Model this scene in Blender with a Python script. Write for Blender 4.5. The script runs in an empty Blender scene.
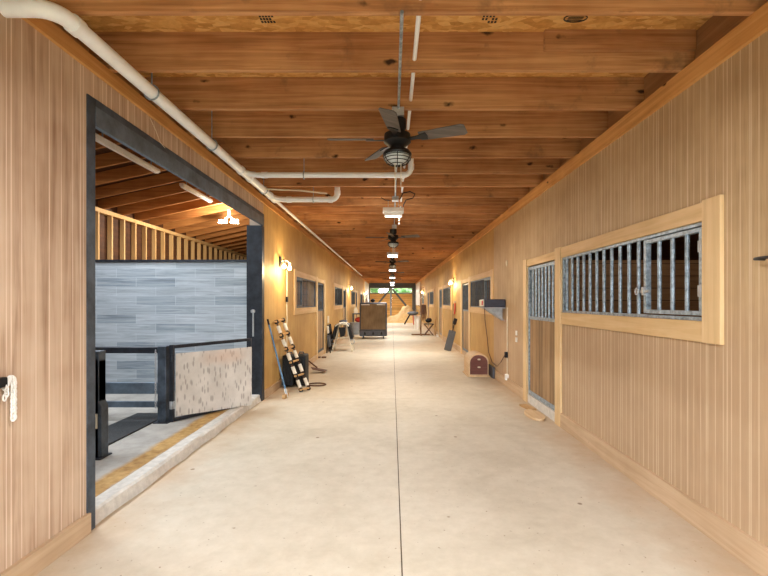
import bpy, bmesh, math, random
from mathutils import Vector, Matrix, Euler, noise as mnoise
random.seed(7)
PI = math.pi
scene = bpy.context.scene
col = scene.collection
F, VX, VY, CH = 440.0, 392.0, 302.0, 1.5      # focal length in pixels, principal point, eye height


def atY(px, py, y):
    return Vector(((px - VX) * y / F, y, CH + (VY - py) * y / F))


def atX(px, py, x):
    y = F * x / (px - VX)
    return Vector((x, y, CH + (VY - py) * y / F))


def lin(c):
    return tuple(((v / 255 + .055) / 1.055) ** 2.4 if v > 10 else v / 255 / 12.92 for v in c) + (1,)


# ------------------------------------------------------------------ materials
class NT:
    def __init__(s, name):
        s.m = bpy.data.materials.new(name)
        s.m.use_nodes = True
        s.t = s.m.node_tree
        s.b = s.t.nodes['Principled BSDF']
        s.tc = None

    def n(s, typ, **kw):
        nd = s.t.nodes.new(typ)
        for k, v in kw.items():
            setattr(nd, k, v)
        return nd

    def link(s, a, b):
        s.t.links.new(a, b)

    def coord(s, rand=True):
        if s.tc is None:
            tc = s.n('ShaderNodeTexCoord')
            s.tc = tc.outputs['Object']
            if rand:
                oi = s.n('ShaderNodeObjectInfo')
                mul = s.n('ShaderNodeVectorMath', operation='MULTIPLY_ADD')
                s.link(oi.outputs['Random'], mul.inputs[0])
                mul.inputs[1].default_value = (37, 23, 51)
                s.link(s.tc, mul.inputs[2])
                s.rc = mul.outputs[0]
            else:
                s.rc = s.tc
        return s.rc

    def scaled(s, vec, sc):
        m = s.n('ShaderNodeVectorMath', operation='MULTIPLY')
        s.link(vec, m.inputs[0])
        m.inputs[1].default_value = sc
        return m.outputs[0]

    def noise(s, vec, scale=1, detail=4, rough=.6, dist=0):
        n = s.n('ShaderNodeTexNoise')
        s.link(vec, n.inputs['Vector'])
        n.inputs['Scale'].default_value = scale
        n.inputs['Detail'].default_value = detail
        n.inputs['Roughness'].default_value = rough
        n.inputs['Distortion'].default_value = dist
        return n.outputs['Fac']

    def ramp(s, fac, stops, const=False):
        r = s.n('ShaderNodeValToRGB')
        s.link(fac, r.inputs[0])
        e = r.color_ramp.elements
        while len(e) < len(stops):
            e.new(.5)
        for el, (p, c) in zip(e, stops):
            el.position = p
            el.color = c if len(c) == 4 else lin(c)
        if const:
            r.color_ramp.interpolation = 'CONSTANT'
        return r.outputs[0]

    def mix(s, fac, a, b, mode='MIX'):
        m = s.n('ShaderNodeMix', data_type='RGBA', blend_type=mode)
        for i, v in ((0, fac), (6, a), (7, b)):
            if isinstance(v, (int, float)):
                m.inputs[i].default_value = v
            elif isinstance(v, tuple):
                m.inputs[i].default_value = v if len(v) == 4 else lin(v)
            else:
                s.link(v, m.inputs[i])
        return m.outputs[2]

    def math(s, op, a, b=None):
        m = s.n('ShaderNodeMath', operation=op)
        for i, v in ((0, a), (1, b)):
            if v is None:
                continue
            if isinstance(v, (int, float)):
                m.inputs[i].default_value = v
            else:
                s.link(v, m.inputs[i])
        return m.outputs[0]

    def bump(s, h, strength=.3, dist=.01):
        b = s.n('ShaderNodeBump')
        b.inputs['Strength'].default_value = strength
        b.inputs['Distance'].default_value = dist
        s.link(h, b.inputs['Height'])
        s.link(b.outputs[0], s.b.inputs['Normal'])

    def done(s, color, rough=.6, metal=0, spec=.5):
        if isinstance(color, tuple):
            s.b.inputs['Base Color'].default_value = color if len(color) == 4 else lin(color)
        else:
            s.link(color, s.b.inputs['Base Color'])
        s.b.inputs['Roughness'].default_value = rough
        s.b.inputs['Metallic'].default_value = metal
        s.b.inputs['Specular IOR Level'].default_value = spec
        return s.m


def wood(name, c_dark, c_mid, c_light, axis='X', grain=22, along=1.0, knots=.0, groove=None, rough=.65,
         groove_col=None, stain=None, mottle=.35, rand=True, board=None, vary=.25, seam=None, low_tint=None):
    s = NT(name)
    v = s.coord(rand)
    i = 'XYZ'.index(axis)
    sc = [grain] * 3
    sc[i] = along
    f = s.noise(s.scaled(v, tuple(sc)), 1, 6, .62, .6)
    c = s.ramp(f, [(.28, c_dark), (.5, c_mid), (.74, c_light)])
    big = s.noise(v, 1.7, 3)
    c = s.mix(mottle, c, s.ramp(big, [(.3, c_dark), (.7, c_light)]))
    if rand and vary:
        oi = s.n('ShaderNodeObjectInfo')
        hv = s.n('ShaderNodeHueSaturation')
        mr = s.n('ShaderNodeMapRange')
        s.link(oi.outputs['Random'], mr.inputs[0])
        mr.inputs[3].default_value = 1 - vary
        mr.inputs[4].default_value = 1 + vary
        s.link(mr.outputs[0], hv.inputs['Value'])
        s.link(c, hv.inputs['Color'])
        c = hv.outputs[0]
    if stain:
        st = s.noise(s.scaled(v, (1.3, 1.3, 1.3)), 1.5, 5, .7)
        c = s.mix(s.ramp(st, [(.58, (0, 0, 0, 1)), (.70, (.75, .75, .75, 1))]), c, stain)
    if knots:
        vo = s.n('ShaderNodeTexVoronoi')
        ks = [5.5] * 3
        ks[i] = 2.3
        nd = s.n('ShaderNodeTexNoise')
        s.link(v, nd.inputs['Vector'])
        nd.inputs['Scale'].default_value = 14
        va = s.n('ShaderNodeVectorMath', operation='MULTIPLY_ADD')
        s.link(nd.outputs['Color'], va.inputs[0])
        va.inputs[1].default_value = (.05, .05, .05)
        s.link(v, va.inputs[2])
        s.link(s.scaled(va.outputs[0], tuple(ks)), vo.inputs['Vector'])
        vo.inputs['Scale'].default_value = 1
        k = s.ramp(vo.outputs['Distance'], [(.05 * knots, (1, 1, 1, 1)), (.11 * knots, (0, 0, 0, 1))])
        c = s.mix(k, c, tuple(x * .22 for x in lin(c_dark)[:3]) + (1,))
    if low_tint:  # tints the colour below a noise-edged height
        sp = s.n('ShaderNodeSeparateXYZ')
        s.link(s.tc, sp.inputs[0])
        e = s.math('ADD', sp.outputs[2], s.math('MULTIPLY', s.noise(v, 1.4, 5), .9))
        c = s.mix(s.ramp(s.math('SUBTRACT', low_tint[0] + .95, e), [(.0, (0, 0, 0, 1)), (.5, (.45, .45, .45, 1))]), c, low_tint[1])
    h = f
    if groove:
        sp = s.n('ShaderNodeSeparateXYZ')
        s.link(s.tc, sp.inputs[0])
        ga, per, wid = groove
        u = sp.outputs['XYZ'.index(ga)]
        wob = s.math('ADD', s.math('MULTIPLY', u, 1 / per), 0)
        fr = s.math('FRACT', wob)
        g = s.math('LESS_THAN', fr, wid / per)
        per2 = per * 2.7
        fr2 = s.math('FRACT', s.math('MULTIPLY', u, 1 / per2))
        g2 = s.math('LESS_THAN', fr2, wid * 1.3 / per2)
        g = s.math('MAXIMUM', g, g2)
        fade = s.noise(v, 2.3, 3)
        gf = s.math('MULTIPLY', g, s.ramp(fade, [(.3, (.35, .35, .35, 1)), (.65, (1, 1, 1, 1))]))
        c = s.mix(gf, c, groove_col or c_light)
        h = s.math('SUBTRACT', s.math('MULTIPLY', f, .3), g)
    if board:      # (axis across the boards, width): dark joints between boards
        sp = s.n('ShaderNodeSeparateXYZ')
        s.link(s.tc, sp.inputs[0])
        u = s.math('MULTIPLY', sp.outputs['XYZ'.index(board[0])], 1 / board[1])
        fr = s.math('FRACT', u)
        g = s.math('LESS_THAN', fr, .05)
        wn = s.n('ShaderNodeTexWhiteNoise', noise_dimensions='1D')
        s.link(s.math('FLOOR', u), wn.inputs['W'])
        hv = s.n('ShaderNodeHueSaturation')
        s.link(s.math('ADD', s.math('MULTIPLY', wn.outputs['Value'], .35), .8), hv.inputs['Value'])
        s.link(c, hv.inputs['Color'])
        c = s.mix(g, hv.outputs[0], tuple(x * .3 for x in lin(c_dark)[:3]) + (1,))
        h = s.math('SUBTRACT', s.math('MULTIPLY', f, .3), g)
    if seam:
        sp = s.n('ShaderNodeSeparateXYZ')
        s.link(s.tc, sp.inputs[0])
        d = s.math('ABSOLUTE', s.math('SUBTRACT', sp.outputs[2], seam))
        g = s.math('LESS_THAN', d, .004)
        c = s.mix(g, c, tuple(x * .45 for x in lin(c_dark)[:3]) + (1,))
    s.bump(h, .25, .006)
    return s.done(c, rough, 0, .3)


def plain(name, c, rough=.5, metal=0, mottle=.12, scale=8, spec=.5, bump=0):
    s = NT(name)
    v = s.coord()
    f = s.noise(v, scale, 5, .65)
    d = tuple(max(0, x * (1 - 2 * mottle)) for x in lin(c)[:3]) + (1,)
    l = tuple(min(1, x * (1 + 1.2 * mottle)) for x in lin(c)[:3]) + (1,)
    cc = s.ramp(f, [(.3, d), (.7, l)])
    if bump:
        s.bump(s.noise(v, scale * 6, 3), bump, .004)
    return s.done(cc, rough, metal, spec)


def emit(name, c, strength):
    s = NT(name)
    s.b.inputs['Emission Color'].default_value = lin(c)
    s.b.inputs['Emission Strength'].default_value = strength
    return s.done(c, .4)


M = {}
M['joist'] = wood('joist_pine', (118, 74, 42), (176, 122, 76), (212, 164, 114), 'X', 34, 1.1, knots=1.2, stain=(112, 84, 62), rough=.7, vary=.12)
M['ledger'] = wood('ledger_pine', (168, 116, 60), (204, 150, 86), (222, 174, 112), 'Y', 24, .8, knots=.8, vary=.06)
M['trim'] = wood('trim_pine', (196, 162, 114), (218, 186, 138), (230, 204, 162), 'Z', 20, 1, knots=.35, vary=.05)
M['trim_y'] = wood('trim_pine_level', (192, 156, 106), (214, 180, 130), (228, 200, 156), 'Y', 20, 1, knots=.4, vary=.05)
M['base'] = wood('baseboard_pine', (164, 136, 104), (190, 162, 130), (208, 182, 152), 'Y', 20, 1, knots=.35, vary=.05)
M['wall_right'] = wood('grooved_siding_tan', (150, 122, 86), (180, 152, 114), (198, 172, 134), 'Z', 60, 2.5, groove=('Y', .066, .0075), groove_col=(206, 184, 154), mottle=.5, rand=False, low_tint=(1.15, (180, 150, 126)))
M['wall_left'] = wood('grooved_siding_pale', (142, 108, 82), (196, 169, 143), (212, 189, 166), 'Z', 22, .9, groove=('Y', .094, .006), groove_col=(224, 204, 182), mottle=.4, rand=False)
M['ply'] = wood('golden_plywood', (164, 126, 70), (194, 156, 94), (210, 174, 114), 'Z', 26, 1.0, groove=('Y', .2, .005), groove_col=(176, 138, 82), mottle=.45, rand=False)  # smoother far plywood; its golden tone includes the warm lamp light
M['rim'] = wood('rim_board', (130, 94, 60), (160, 118, 78), (182, 140, 96), 'Y', 20, 1, rand=False)
M['plank_v'] = wood('door_planks', (116, 90, 62), (152, 122, 88), (176, 146, 110), 'Z', 24, 1, board=('Y', .14), vary=.05)
M['plank_wall'] = wood('stall_planks', (112, 82, 54), (144, 110, 76), (168, 134, 98), 'X', 16, 1, board=('Z', .19), rand=False)
M['barn_door'] = wood('barn_door_planks', (196, 142, 72), (216, 166, 94), (230, 186, 116), 'X', 12, 1, board=('Z', .2), rand=False)
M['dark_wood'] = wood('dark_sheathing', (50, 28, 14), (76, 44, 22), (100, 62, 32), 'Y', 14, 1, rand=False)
M['stud'] = wood('stud_pine', (196, 152, 92), (218, 178, 118), (232, 196, 142), 'Z', 16, 1, vary=.06)
M['rafter'] = wood('rafter_pine', (140, 82, 38), (184, 120, 62), (208, 148, 86), 'X', 24, 1, vary=.08)


def m_osb():
    s = NT('osb_deck')
    v = s.coord(False)
    vo = s.n('ShaderNodeTexVoronoi')
    s.link(s.scaled(v, (14, 34, 30)), vo.inputs['Vector'])
    vo.inputs['Scale'].default_value = 1
    bw = s.n('ShaderNodeSeparateColor')
    s.link(vo.outputs['Color'], bw.inputs[0])
    c = s.ramp(bw.outputs[0], [(.0, (186, 134, 70)), (.5, (218, 166, 94)), (1, (236, 194, 124))])
    c = s.mix(.25, c, s.ramp(s.noise(v, 30, 4), [(.3, (140, 90, 40)), (.7, (220, 170, 100))]))
    return s.done(c, .7, 0, .2)


M['osb'] = m_osb()


def m_floor():
    s = NT('concrete_floor')
    v = s.coord(False)
    a = s.noise(v, .9, 6, .6, .4)
    c = s.ramp(a, [(.3, (180, 172, 154)), (.5, (200, 193, 177)), (.72, (212, 206, 192))])
    b = s.noise(v, 7, 6, .7)
    c = s.mix(.35, c, s.ramp(b, [(.3, (172, 158, 132)), (.7, (216, 206, 188))]))
    sp = s.noise(s.scaled(v, (1, 1, 1)), 30, 2, .5)
    c = s.mix(s.ramp(sp, [(.25, (.8, .8, .8, 1)), (.30, (0, 0, 0, 1))]), c, (146, 130, 108))
    vo = s.n('ShaderNodeTexVoronoi')
    s.link(v, vo.inputs['Vector'])
    vo.inputs['Scale'].default_value = 1.9
    c = s.mix(s.ramp(vo.outputs['Distance'], [(.03, (.85, .85, .85, 1)), (.042, (0, 0, 0, 1))]), c, (120, 100, 76))
    # wheel dust towards the walls
    sx = s.n('ShaderNodeSeparateXYZ')
    s.link(v, sx.inputs[0])
    ed = s.math('ADD', s.math('ABSOLUTE', sx.outputs[0]), s.math('MULTIPLY', s.noise(v, 2.2, 5), .9))
    c = s.mix(s.ramp(s.math('MULTIPLY', ed, .4), [(.80, (0, 0, 0, 1)), (1.0, (.55, .55, .55, 1))]), c, (176, 140, 98))
    s.bump(b, .12, .004)
    return s.done(c, .62, 0, .35)


M['floor'] = m_floor()
M['joint'] = plain('joint_dirt', (96, 80, 62), .9)


def m_slab():
    s = NT('wash_bay_concrete')
    v = s.coord(False)
    c = s.ramp(s.noise(v, 3, 6, .7), [(.3, (142, 138, 132)), (.7, (184, 180, 172))])
    sx = s.n('ShaderNodeSeparateXYZ')
    s.link(v, sx.inputs[0])
    e = s.math('ADD', sx.outputs[0], s.math('MULTIPLY', s.noise(v, 5, 5), .10))
    f = s.ramp(s.math('ADD', e, 3.0), [(.70, (0, 0, 0, 1)), (.76, (1, 1, 1, 1)), (.90, (1, 1, 1, 1)), (.95, (0, 0, 0, 1))])
    c = s.mix(f, c, s.ramp(s.noise(v, 14, 4), [(.3, (150, 112, 60)), (.7, (196, 160, 100))]))
    return s.done(c, .75, 0, .3)


M['slab'] = m_slab()
M['curb'] = plain('curb_concrete', (206, 202, 194), .85, 0, .1, 14, bump=.6)


def m_tile():
    s = NT('grey_plank_tile')
    tc = s.n('ShaderNodeTexCoord')
    sp = s.n('ShaderNodeSeparateXYZ')
    s.link(tc.outputs['Object'], sp.inputs[0])
    cb = s.n('ShaderNodeCombineXYZ')
    s.link(sp.outputs[0], cb.inputs[0])
    s.link(sp.outputs[2], cb.inputs[1])
    br = s.n('ShaderNodeTexBrick')
    s.link(cb.outputs[0], br.inputs['Vector'])
    for k, v in (('Scale', 1), ('Mortar Size', .003), ('Brick Width', .62), ('Row Height', .145), ('Bias', 0), ('Mortar Smooth', .1)):
        br.inputs[k].default_value = v
    br.inputs['Color1'].default_value = lin((112, 124, 134))
    br.inputs['Color2'].default_value = lin((200, 206, 210))
    br.inputs['Mortar'].default_value = lin((196, 204, 210))
    st = s.noise(s.scaled(tc.outputs['Object'], (1.3, 1, 26)), 1, 6, .7, .8)
    c = s.mix(.45, br.outputs['Color'], s.ramp(st, [(.34, (84, 96, 106)), (.5, (156, 168, 178)), (.66, (206, 214, 220))]))
    c = s.mix(s.math('MULTIPLY', br.outputs['Fac'], .6), c, (200, 208, 214))
    return s.done(c, .35, 0, .5)


M['tile'] = m_tile()
M['galv'] = plain('galvanised_steel', (154, 170, 184), .42, .3, .3, 24)
M['galv_light'] = plain('galvanised_plate', (178, 180, 182), .45, .4, .15, 10)
M['dull_steel'] = plain('dull_steel', (112, 122, 132), .5, .3, .2, 12)
M['dark_steel'] = plain('dark_blue_steel', (72, 82, 94), .5, .35, .35, 5)
M['black_steel'] = plain('black_steel', (42, 46, 54), .45, .3, .3, 9)
M['header_steel'] = plain('blue_grey_steel', (96, 110, 124), .45, .3, .3, 4)
M['pvc'] = plain('white_pvc', (242, 247, 252), .35, 0, .04, 6)
M['cream'] = plain('cream_plastic', (224, 214, 190), .5, 0, .05)
M['white'] = plain('white_paint', (232, 230, 224), .5, 0, .05)
M['white_wall'] = plain('white_panel', (226, 226, 222), .6, 0, .05)
M['black'] = plain('black_plastic', (22, 24, 28), .55, 0, .2, spec=.3)
M['charcoal'] = plain('charcoal_plastic', (74, 78, 88), .5, 0, .15)
M['navy'] = plain('navy_black_plastic', (40, 42, 60), .4, 0, .2)
M['bronze'] = plain('dark_bronze', (38, 38, 40), .45, .5, .15)
M['blade'] = wood('weathered_blade', (72, 66, 62), (96, 90, 86), (120, 112, 106), 'X', 18, 1, vary=.05)
M['glass_shade'] = plain('frosted_glass', (206, 214, 216), .25, 0, .05)
M['rubber'] = plain('rubber_mat', (50, 52, 54), .8, 0, .35, 60, bump=.8)
M['gate_panel'] = None
M['blue'] = plain('blue_handle', (96, 134, 168), .45, 0, .15)
M['bandage'] = plain('white_wrap', (226, 220, 206), .8, 0, .06, 20)
M['tan'] = plain('tan_wood', (190, 150, 98), .6, 0, .15)
M['walnut'] = plain('brown_stained_wood', (132, 94, 58), .6, 0, .2)
M['brown'] = plain('brown_leather', (92, 56, 32), .5, 0, .25)
M['redwood'] = wood('red_brown_front', (80, 44, 40), (104, 60, 52), (132, 86, 74), 'X', 18, 1, vary=.04)
M['pale_wood'] = wood('pale_wood', (188, 156, 116), (208, 178, 138), (222, 196, 160), 'Y', 20, 1, vary=.03)
M['red'] = plain('red_plastic', (190, 50, 40), .45, 0, .1)
M['grey'] = plain('grey_plastic', (140, 144, 150), .5, 0, .1)
M['dark_grey'] = plain('dark_grey_paint', (86, 88, 92), .6, 0, .12)
M['stamp'] = plain('black_ink', (44, 34, 26), .8, 0, .2)
M['dirt'] = plain('stall_dirt', (120, 92, 64), .95, 0, .25, 6)
M['pad'] = wood('cooling_pad', (84, 66, 46), (122, 100, 72), (150, 128, 96), 'Z', 40, 2.5, mottle=.5, vary=.02)
M['hay'] = wood('hay', (176, 140, 84), (214, 184, 128), (236, 214, 164), 'X', 30, 6, rand=False, mottle=.3)
M['green'] = plain('foliage_green', (84, 128, 66), .8, 0, .5, 4)
M['grass'] = plain('outside_grass', (92, 98, 66), .9, 0, .3, 1)
M['bulb'] = emit('warm_bulb', (255, 214, 150), 30)
M['led'] = emit('led_lens', (250, 250, 246), 6)
M['lens_off'] = plain('milky_lens', (236, 232, 224), .3, 0, .04)
M['flood'] = emit('flood_lens', (255, 250, 240), 30)


def m_gate():
    s = NT('scuffed_tread_panel')
    v = s.coord(False)
    c = s.ramp(s.noise(v, 4, 5, .6), [(.3, (196, 190, 182)), (.7, (222, 216, 208))])
    vo = s.n('ShaderNodeTexVoronoi')
    mp = s.n('ShaderNodeMapping')
    mp.inputs['Rotation'].default_value = (0, .75, 0)
    mp.inputs['Scale'].default_value = (26, 26, 8)
    s.link(v, mp.inputs['Vector'])
    s.link(mp.outputs[0], vo.inputs['Vector'])
    vo.inputs['Scale'].default_value = 1
    c = s.mix(s.ramp(vo.outputs['Distance'], [(.24, (.6, .6, .6, 1)), (.38, (0, 0, 0, 1))]), c, (136, 128, 120))
    sp = s.n('ShaderNodeVectorMath', operation='SUBTRACT')
    s.link(v, sp.inputs[0])
    sp.inputs[1].default_value = (.36, .65, .68)
    ln = s.n('ShaderNodeVectorMath', operation='LENGTH')
    s.link(s.scaled(sp.outputs[0], (1.5, .9, 3.5)), ln.inputs[0])
    w = s.math('ADD', ln.outputs['Value'], s.math('MULTIPLY', s.noise(v, 6, 4), .3))
    c = s.mix(s.ramp(w, [(.3, (.5, .5, .5, 1)), (.65, (0, 0, 0, 1))]), c, (206, 168, 142))
    return s.done(c, .6, 0, .3)


M['gate_panel'] = m_gate()


def m_glass():
    s = NT('window_glass')
    tr = s.n('ShaderNodeBsdfTransparent')
    gl = s.n('ShaderNodeBsdfGlossy')
    gl.inputs['Roughness'].default_value = .05
    mx = s.n('ShaderNodeMixShader')
    mx.inputs[0].default_value = .08
    s.link(tr.outputs[0], mx.inputs[1])
    s.link(gl.outputs[0], mx.inputs[2])
    s.link(mx.outputs[0], s.t.nodes['Material Output'].inputs[0])
    return s.m


M['glass'] = m_glass()


# ------------------------------------------------------------------ geometry helpers
class MB:
    def __init__(s):
        s.bm = bmesh.new()

    def hexa(s, v):
        vs = [s.bm.verts.new(p) for p in v]
        for f in ((0, 3, 2, 1), (4, 5, 6, 7), (0, 1, 5, 4), (1, 2, 6, 5), (2, 3, 7, 6), (3, 0, 4, 7)):
            s.bm.faces.new([vs[i] for i in f])
        return s

    def box(s, x0, x1, y0, y1, z0, z1):
        return s.hexa([(x0, y0, z0), (x1, y0, z0), (x1, y1, z0), (x0, y1, z0),
                       (x0, y0, z1), (x1, y0, z1), (x1, y1, z1), (x0, y1, z1)])

    def obox(s, c, size, R=None):
        R = R.to_matrix() if isinstance(R, Euler) else (R or Matrix.Identity(3))
        a, b, d = [q / 2 for q in size]
        c = Vector(c)
        return s.hexa([c + R @ Vector(p) for p in ((-a, -b, -d), (a, -b, -d), (a, b, -d), (-a, b, -d),
                                                   (-a, -b, d), (a, -b, d), (a, b, d), (-a, b, d))])

    def beam(s, p0, p1, w, h, up=(0, 0, 1)):
        p0, p1 = Vector(p0), Vector(p1)
        d = (p1 - p0).normalized()
        u = Vector(up)
        sd = d.cross(u).normalized()
        u = sd.cross(d).normalized()
        R = Matrix((sd, d, u)).transposed()
        return s.obox((p0 + p1) / 2, (w, (p1 - p0).length, h), R)

    def tube(s, pts, r, seg=10, closed=False):
        pts = [Vector(p) for p in pts]
        n = len(pts)
        rs = r if isinstance(r, (list, tuple)) else [r] * n
        rings = []
        prev = None
        for i, p in enumerate(pts):
            if closed:
                t = pts[(i + 1) % n] - pts[i - 1]
            else:
                t = pts[min(i + 1, n - 1)] - pts[max(i - 1, 0)]
            t.normalize()
            if prev is None:
                a = t.orthogonal().normalized()
            else:
                a = (prev - t * prev.dot(t)).normalized()
            prev = a
            b = t.cross(a)
            rings.append([s.bm.verts.new(p + (a * math.cos(2 * PI * k / seg) + b * math.sin(2 * PI * k / seg)) * rs[i]) for k in range(seg)])
        m = n if closed else n - 1
        for i in range(m):
            A, B = rings[i], rings[(i + 1) % n]
            for k in range(seg):
                s.bm.faces.new((A[k], A[(k + 1) % seg], B[(k + 1) % seg], B[k]))
        if not closed:
            s.bm.faces.new(rings[0][::-1])
            s.bm.faces.new(rings[-1])
        return s

    def cyl(s, p0, p1, r0, r1=None, seg=14):
        return s.tube([p0, p1], [r0, r0 if r1 is None else r1], seg)

    def lathe(s, prof, c=(0, 0, 0), R=None, seg=24):
        R = R.to_matrix() if isinstance(R, Euler) else (R or Matrix.Identity(3))
        c = Vector(c)
        rings = [[s.bm.verts.new(c + R @ Vector((max(r, 1e-4) * math.cos(2 * PI * k / seg), max(r, 1e-4) * math.sin(2 * PI * k / seg), z))) for k in range(seg)] for r, z in prof]
        for A, B in zip(rings, rings[1:]):
            for k in range(seg):
                s.bm.faces.new((A[k], A[(k + 1) % seg], B[(k + 1) % seg], B[k]))
        s.bm.faces.new(rings[0][::-1])
        s.bm.faces.new(rings[-1])
        return s

    def prism(s, poly, ext):
        e = Vector(ext)
        a = [s.bm.verts.new(p) for p in poly]
        b = [s.bm.verts.new(Vector(p) + e) for p in poly]
        n = len(a)
        s.bm.faces.new(a[::-1])
        s.bm.faces.new(b)
        for i in range(n):
            s.bm.faces.new((a[i], a[(i + 1) % n], b[(i + 1) % n], b[i]))
        return s

    def ball(s, c, r, sc=(1, 1, 1), sub=2, wob=0):
        g = bmesh.ops.create_icosphere(s.bm, subdivisions=sub, radius=1)
        for v in g['verts']:
            k = 1 + (mnoise.noise(v.co * 2.3 + Vector(c) * 3) * wob if wob else 0)
            v.co = Vector(c) + Vector((v.co.x * sc[0], v.co.y * sc[1], v.co.z * sc[2])) * r * k
        return s

    def build(s, name, m, parent=None, bevel=0, smooth=True, origin=None):
        bmesh.ops.recalc_face_normals(s.bm, faces=s.bm.faces)
        off = Vector(origin) if origin is not None else Vector((0, 0, 0))
        if parent is not None:
            p = parent
            while p is not None:
                off = off + p.location
                p = p.parent
        if off.length:
            for v in s.bm.verts:
                v.co -= off
        me = bpy.data.meshes.new(name)
        s.bm.to_mesh(me)
        s.bm.free()
        if smooth:
            for p in me.polygons:
                p.use_smooth = True
            me.set_sharp_from_angle(angle=math.radians(38))
        me.materials.append(m)
        o = bpy.data.objects.new(name, me)
        col.objects.link(o)
        if parent is not None:
            o.parent = parent
        if origin is not None:
            o.location = origin
        if bevel:
            b = o.modifiers.new('bevel', 'BEVEL')
            b.width = bevel
            b.segments = 2
            b.limit_method = 'ANGLE'
        return o


def tag(o, label=None, cat=None, group=None, kind=None):
    if label:
        o['label'] = label
    if cat:
        o['category'] = cat
        o['kind'] = kind or 'thing'
    elif kind:
        o['kind'] = kind
    if group:
        o['group'] = group
    return o


def struct(o, label=None):
    o['kind'] = 'structure'
    if label:
        o['label'] = label
    return o


def thing(name, loc, label, cat, group=None):
    o = bpy.data.objects.new(name, None)
    o.empty_display_size = .1
    col.objects.link(o)
    o.location = loc
    return tag(o, label, cat, group)


def kids(o):
    return [c for c in bpy.data.objects if c.parent is o]


def copy_tree(o, parent=None, loc=None, scale=None):
    c = o.copy()
    col.objects.link(c)
    if parent is not None:
        c.parent = parent
    for ch in kids(o):
        copy_tree(ch, c)
    if loc is not None:
        c.location = loc
    if scale:
        c.scale = scale
    return c


ORD = ['first', 'second', 'third', 'fourth', 'fifth', 'sixth', 'seventh', 'eighth', 'ninth', 'tenth', 'eleventh', 'twelfth',
       'thirteenth', 'fourteenth', 'fifteenth', 'sixteenth', 'seventeenth', 'eighteenth', 'nineteenth', 'twentieth']

Y0, Y1 = -3.2, 37.8          # near and far end of the aisle
XR, XL = 2.04, -1.98         # wall faces
ZJ, ZD = 3.11, 3.373         # joist underside, deck underside

# ------------------------------------------------------------------ floor
b = MB()
ys = [Y0, 1.8, 6.85, 11.9, 17.0, 22.0, 27.0, 32.0, Y1 + .2]
for ya, yb in zip(ys, ys[1:]):
    b.box(-2.0, .052, ya + .0025, yb - .0025, -.05, 0)
    b.box(.06, 2.06, ya + .0025, yb - .0025, -.05, 0)
fl = struct(b.build('floor', M['floor'], smooth=False))
b = MB().box(-2.05, 2.1, Y0, Y1, -.12, -.012)
struct(b.build('floor_base', M['joint'], smooth=False))
b = MB().box(2.06, 5.7, Y0, Y1, -.12, -.004)
b.box(-5.7, -2.0, 6.95, Y1, -.12, -.004)
b.box(-5.7, -2.0, Y0, 2.2, -.12, -.004)
struct(b.build('floor_stalls', M['dirt'], smooth=False))
b = MB().box(-60, 60, -40, 120, -.3, -.125)
struct(b.build('ground', M['grass'], smooth=False))

# ------------------------------------------------------------------ stall layout
RB = [2.70, 8.84, 15.0, 21.2, 27.4]
LB = [8.84, 14.9, 20.95, 27.0]
W0, W1, D0, D1, WE = .16, 2.57, 2.74, 3.90, 4.06     # window, door and end of one stall front
ZW0, ZW1, ZDT = 1.375, 2.03, 2.03


def wall(name, m, x0, x1, holes, z1, ya, yb):
    """holes: (y0,y1,z0,z1), sorted, not overlapping in y"""
    b = MB()
    y = ya
    for h in holes:
        if not ya <= h[0] < yb:
            continue
        b.box(x0, x1, y, h[0], 0, z1)
        if h[2] > 0:
            b.box(x0, x1, h[0], h[1], 0, h[2])
        if h[3] < z1:
            b.box(x0, x1, h[0], h[1], h[3], z1)
        y = h[1]
    b.box(x0, x1, y, yb, 0, z1)
    return struct(b.build(name, m, smooth=False))


hr = []
for q in RB:
    hr += [(q + W0, q + W1, ZW0, ZW1), (q + D0, q + D1, 0, ZDT)]
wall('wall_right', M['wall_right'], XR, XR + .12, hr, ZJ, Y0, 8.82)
wall('wall_right_far', M['ply'], XR, XR + .12, hr, ZJ, 8.82, Y1)
hl = [(2.85, 6.77, 0, 2.85)]
for q in LB:
    hl += [(q + W0, q + W1, ZW0, ZW1), (q + D0, q + D1, 0, ZDT)]
wall('wall_left', M['wall_left'], XL - .21, XL, hl, ZJ, Y0, 6.775)
wall('wall_left_far', M['ply'], XL - .21, XL, hl, ZJ, 6.775, Y1)

# outer shell of the side bays
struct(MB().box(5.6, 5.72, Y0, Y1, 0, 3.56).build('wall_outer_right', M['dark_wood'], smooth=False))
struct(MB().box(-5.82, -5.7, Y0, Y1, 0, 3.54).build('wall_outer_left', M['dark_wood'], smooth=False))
for sg, nm in ((1, 'roof_right'), (-1, 'roof_left')):
    z = lambda x: 3.3 + .215 * (5.6 - abs(x)) + .2
    xs = (sg * 1.9, sg * 5.9)
    b = MB().prism([(xs[0], Y0, z(xs[0])), (xs[1], Y0, z(xs[1])), (xs[1], Y0, z(xs[1]) + .05), (xs[0], Y0, z(xs[0]) + .05)], (0, Y1 - Y0, 0))
    struct(b.build(nm, M['dark_wood'], smooth=False))
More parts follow.
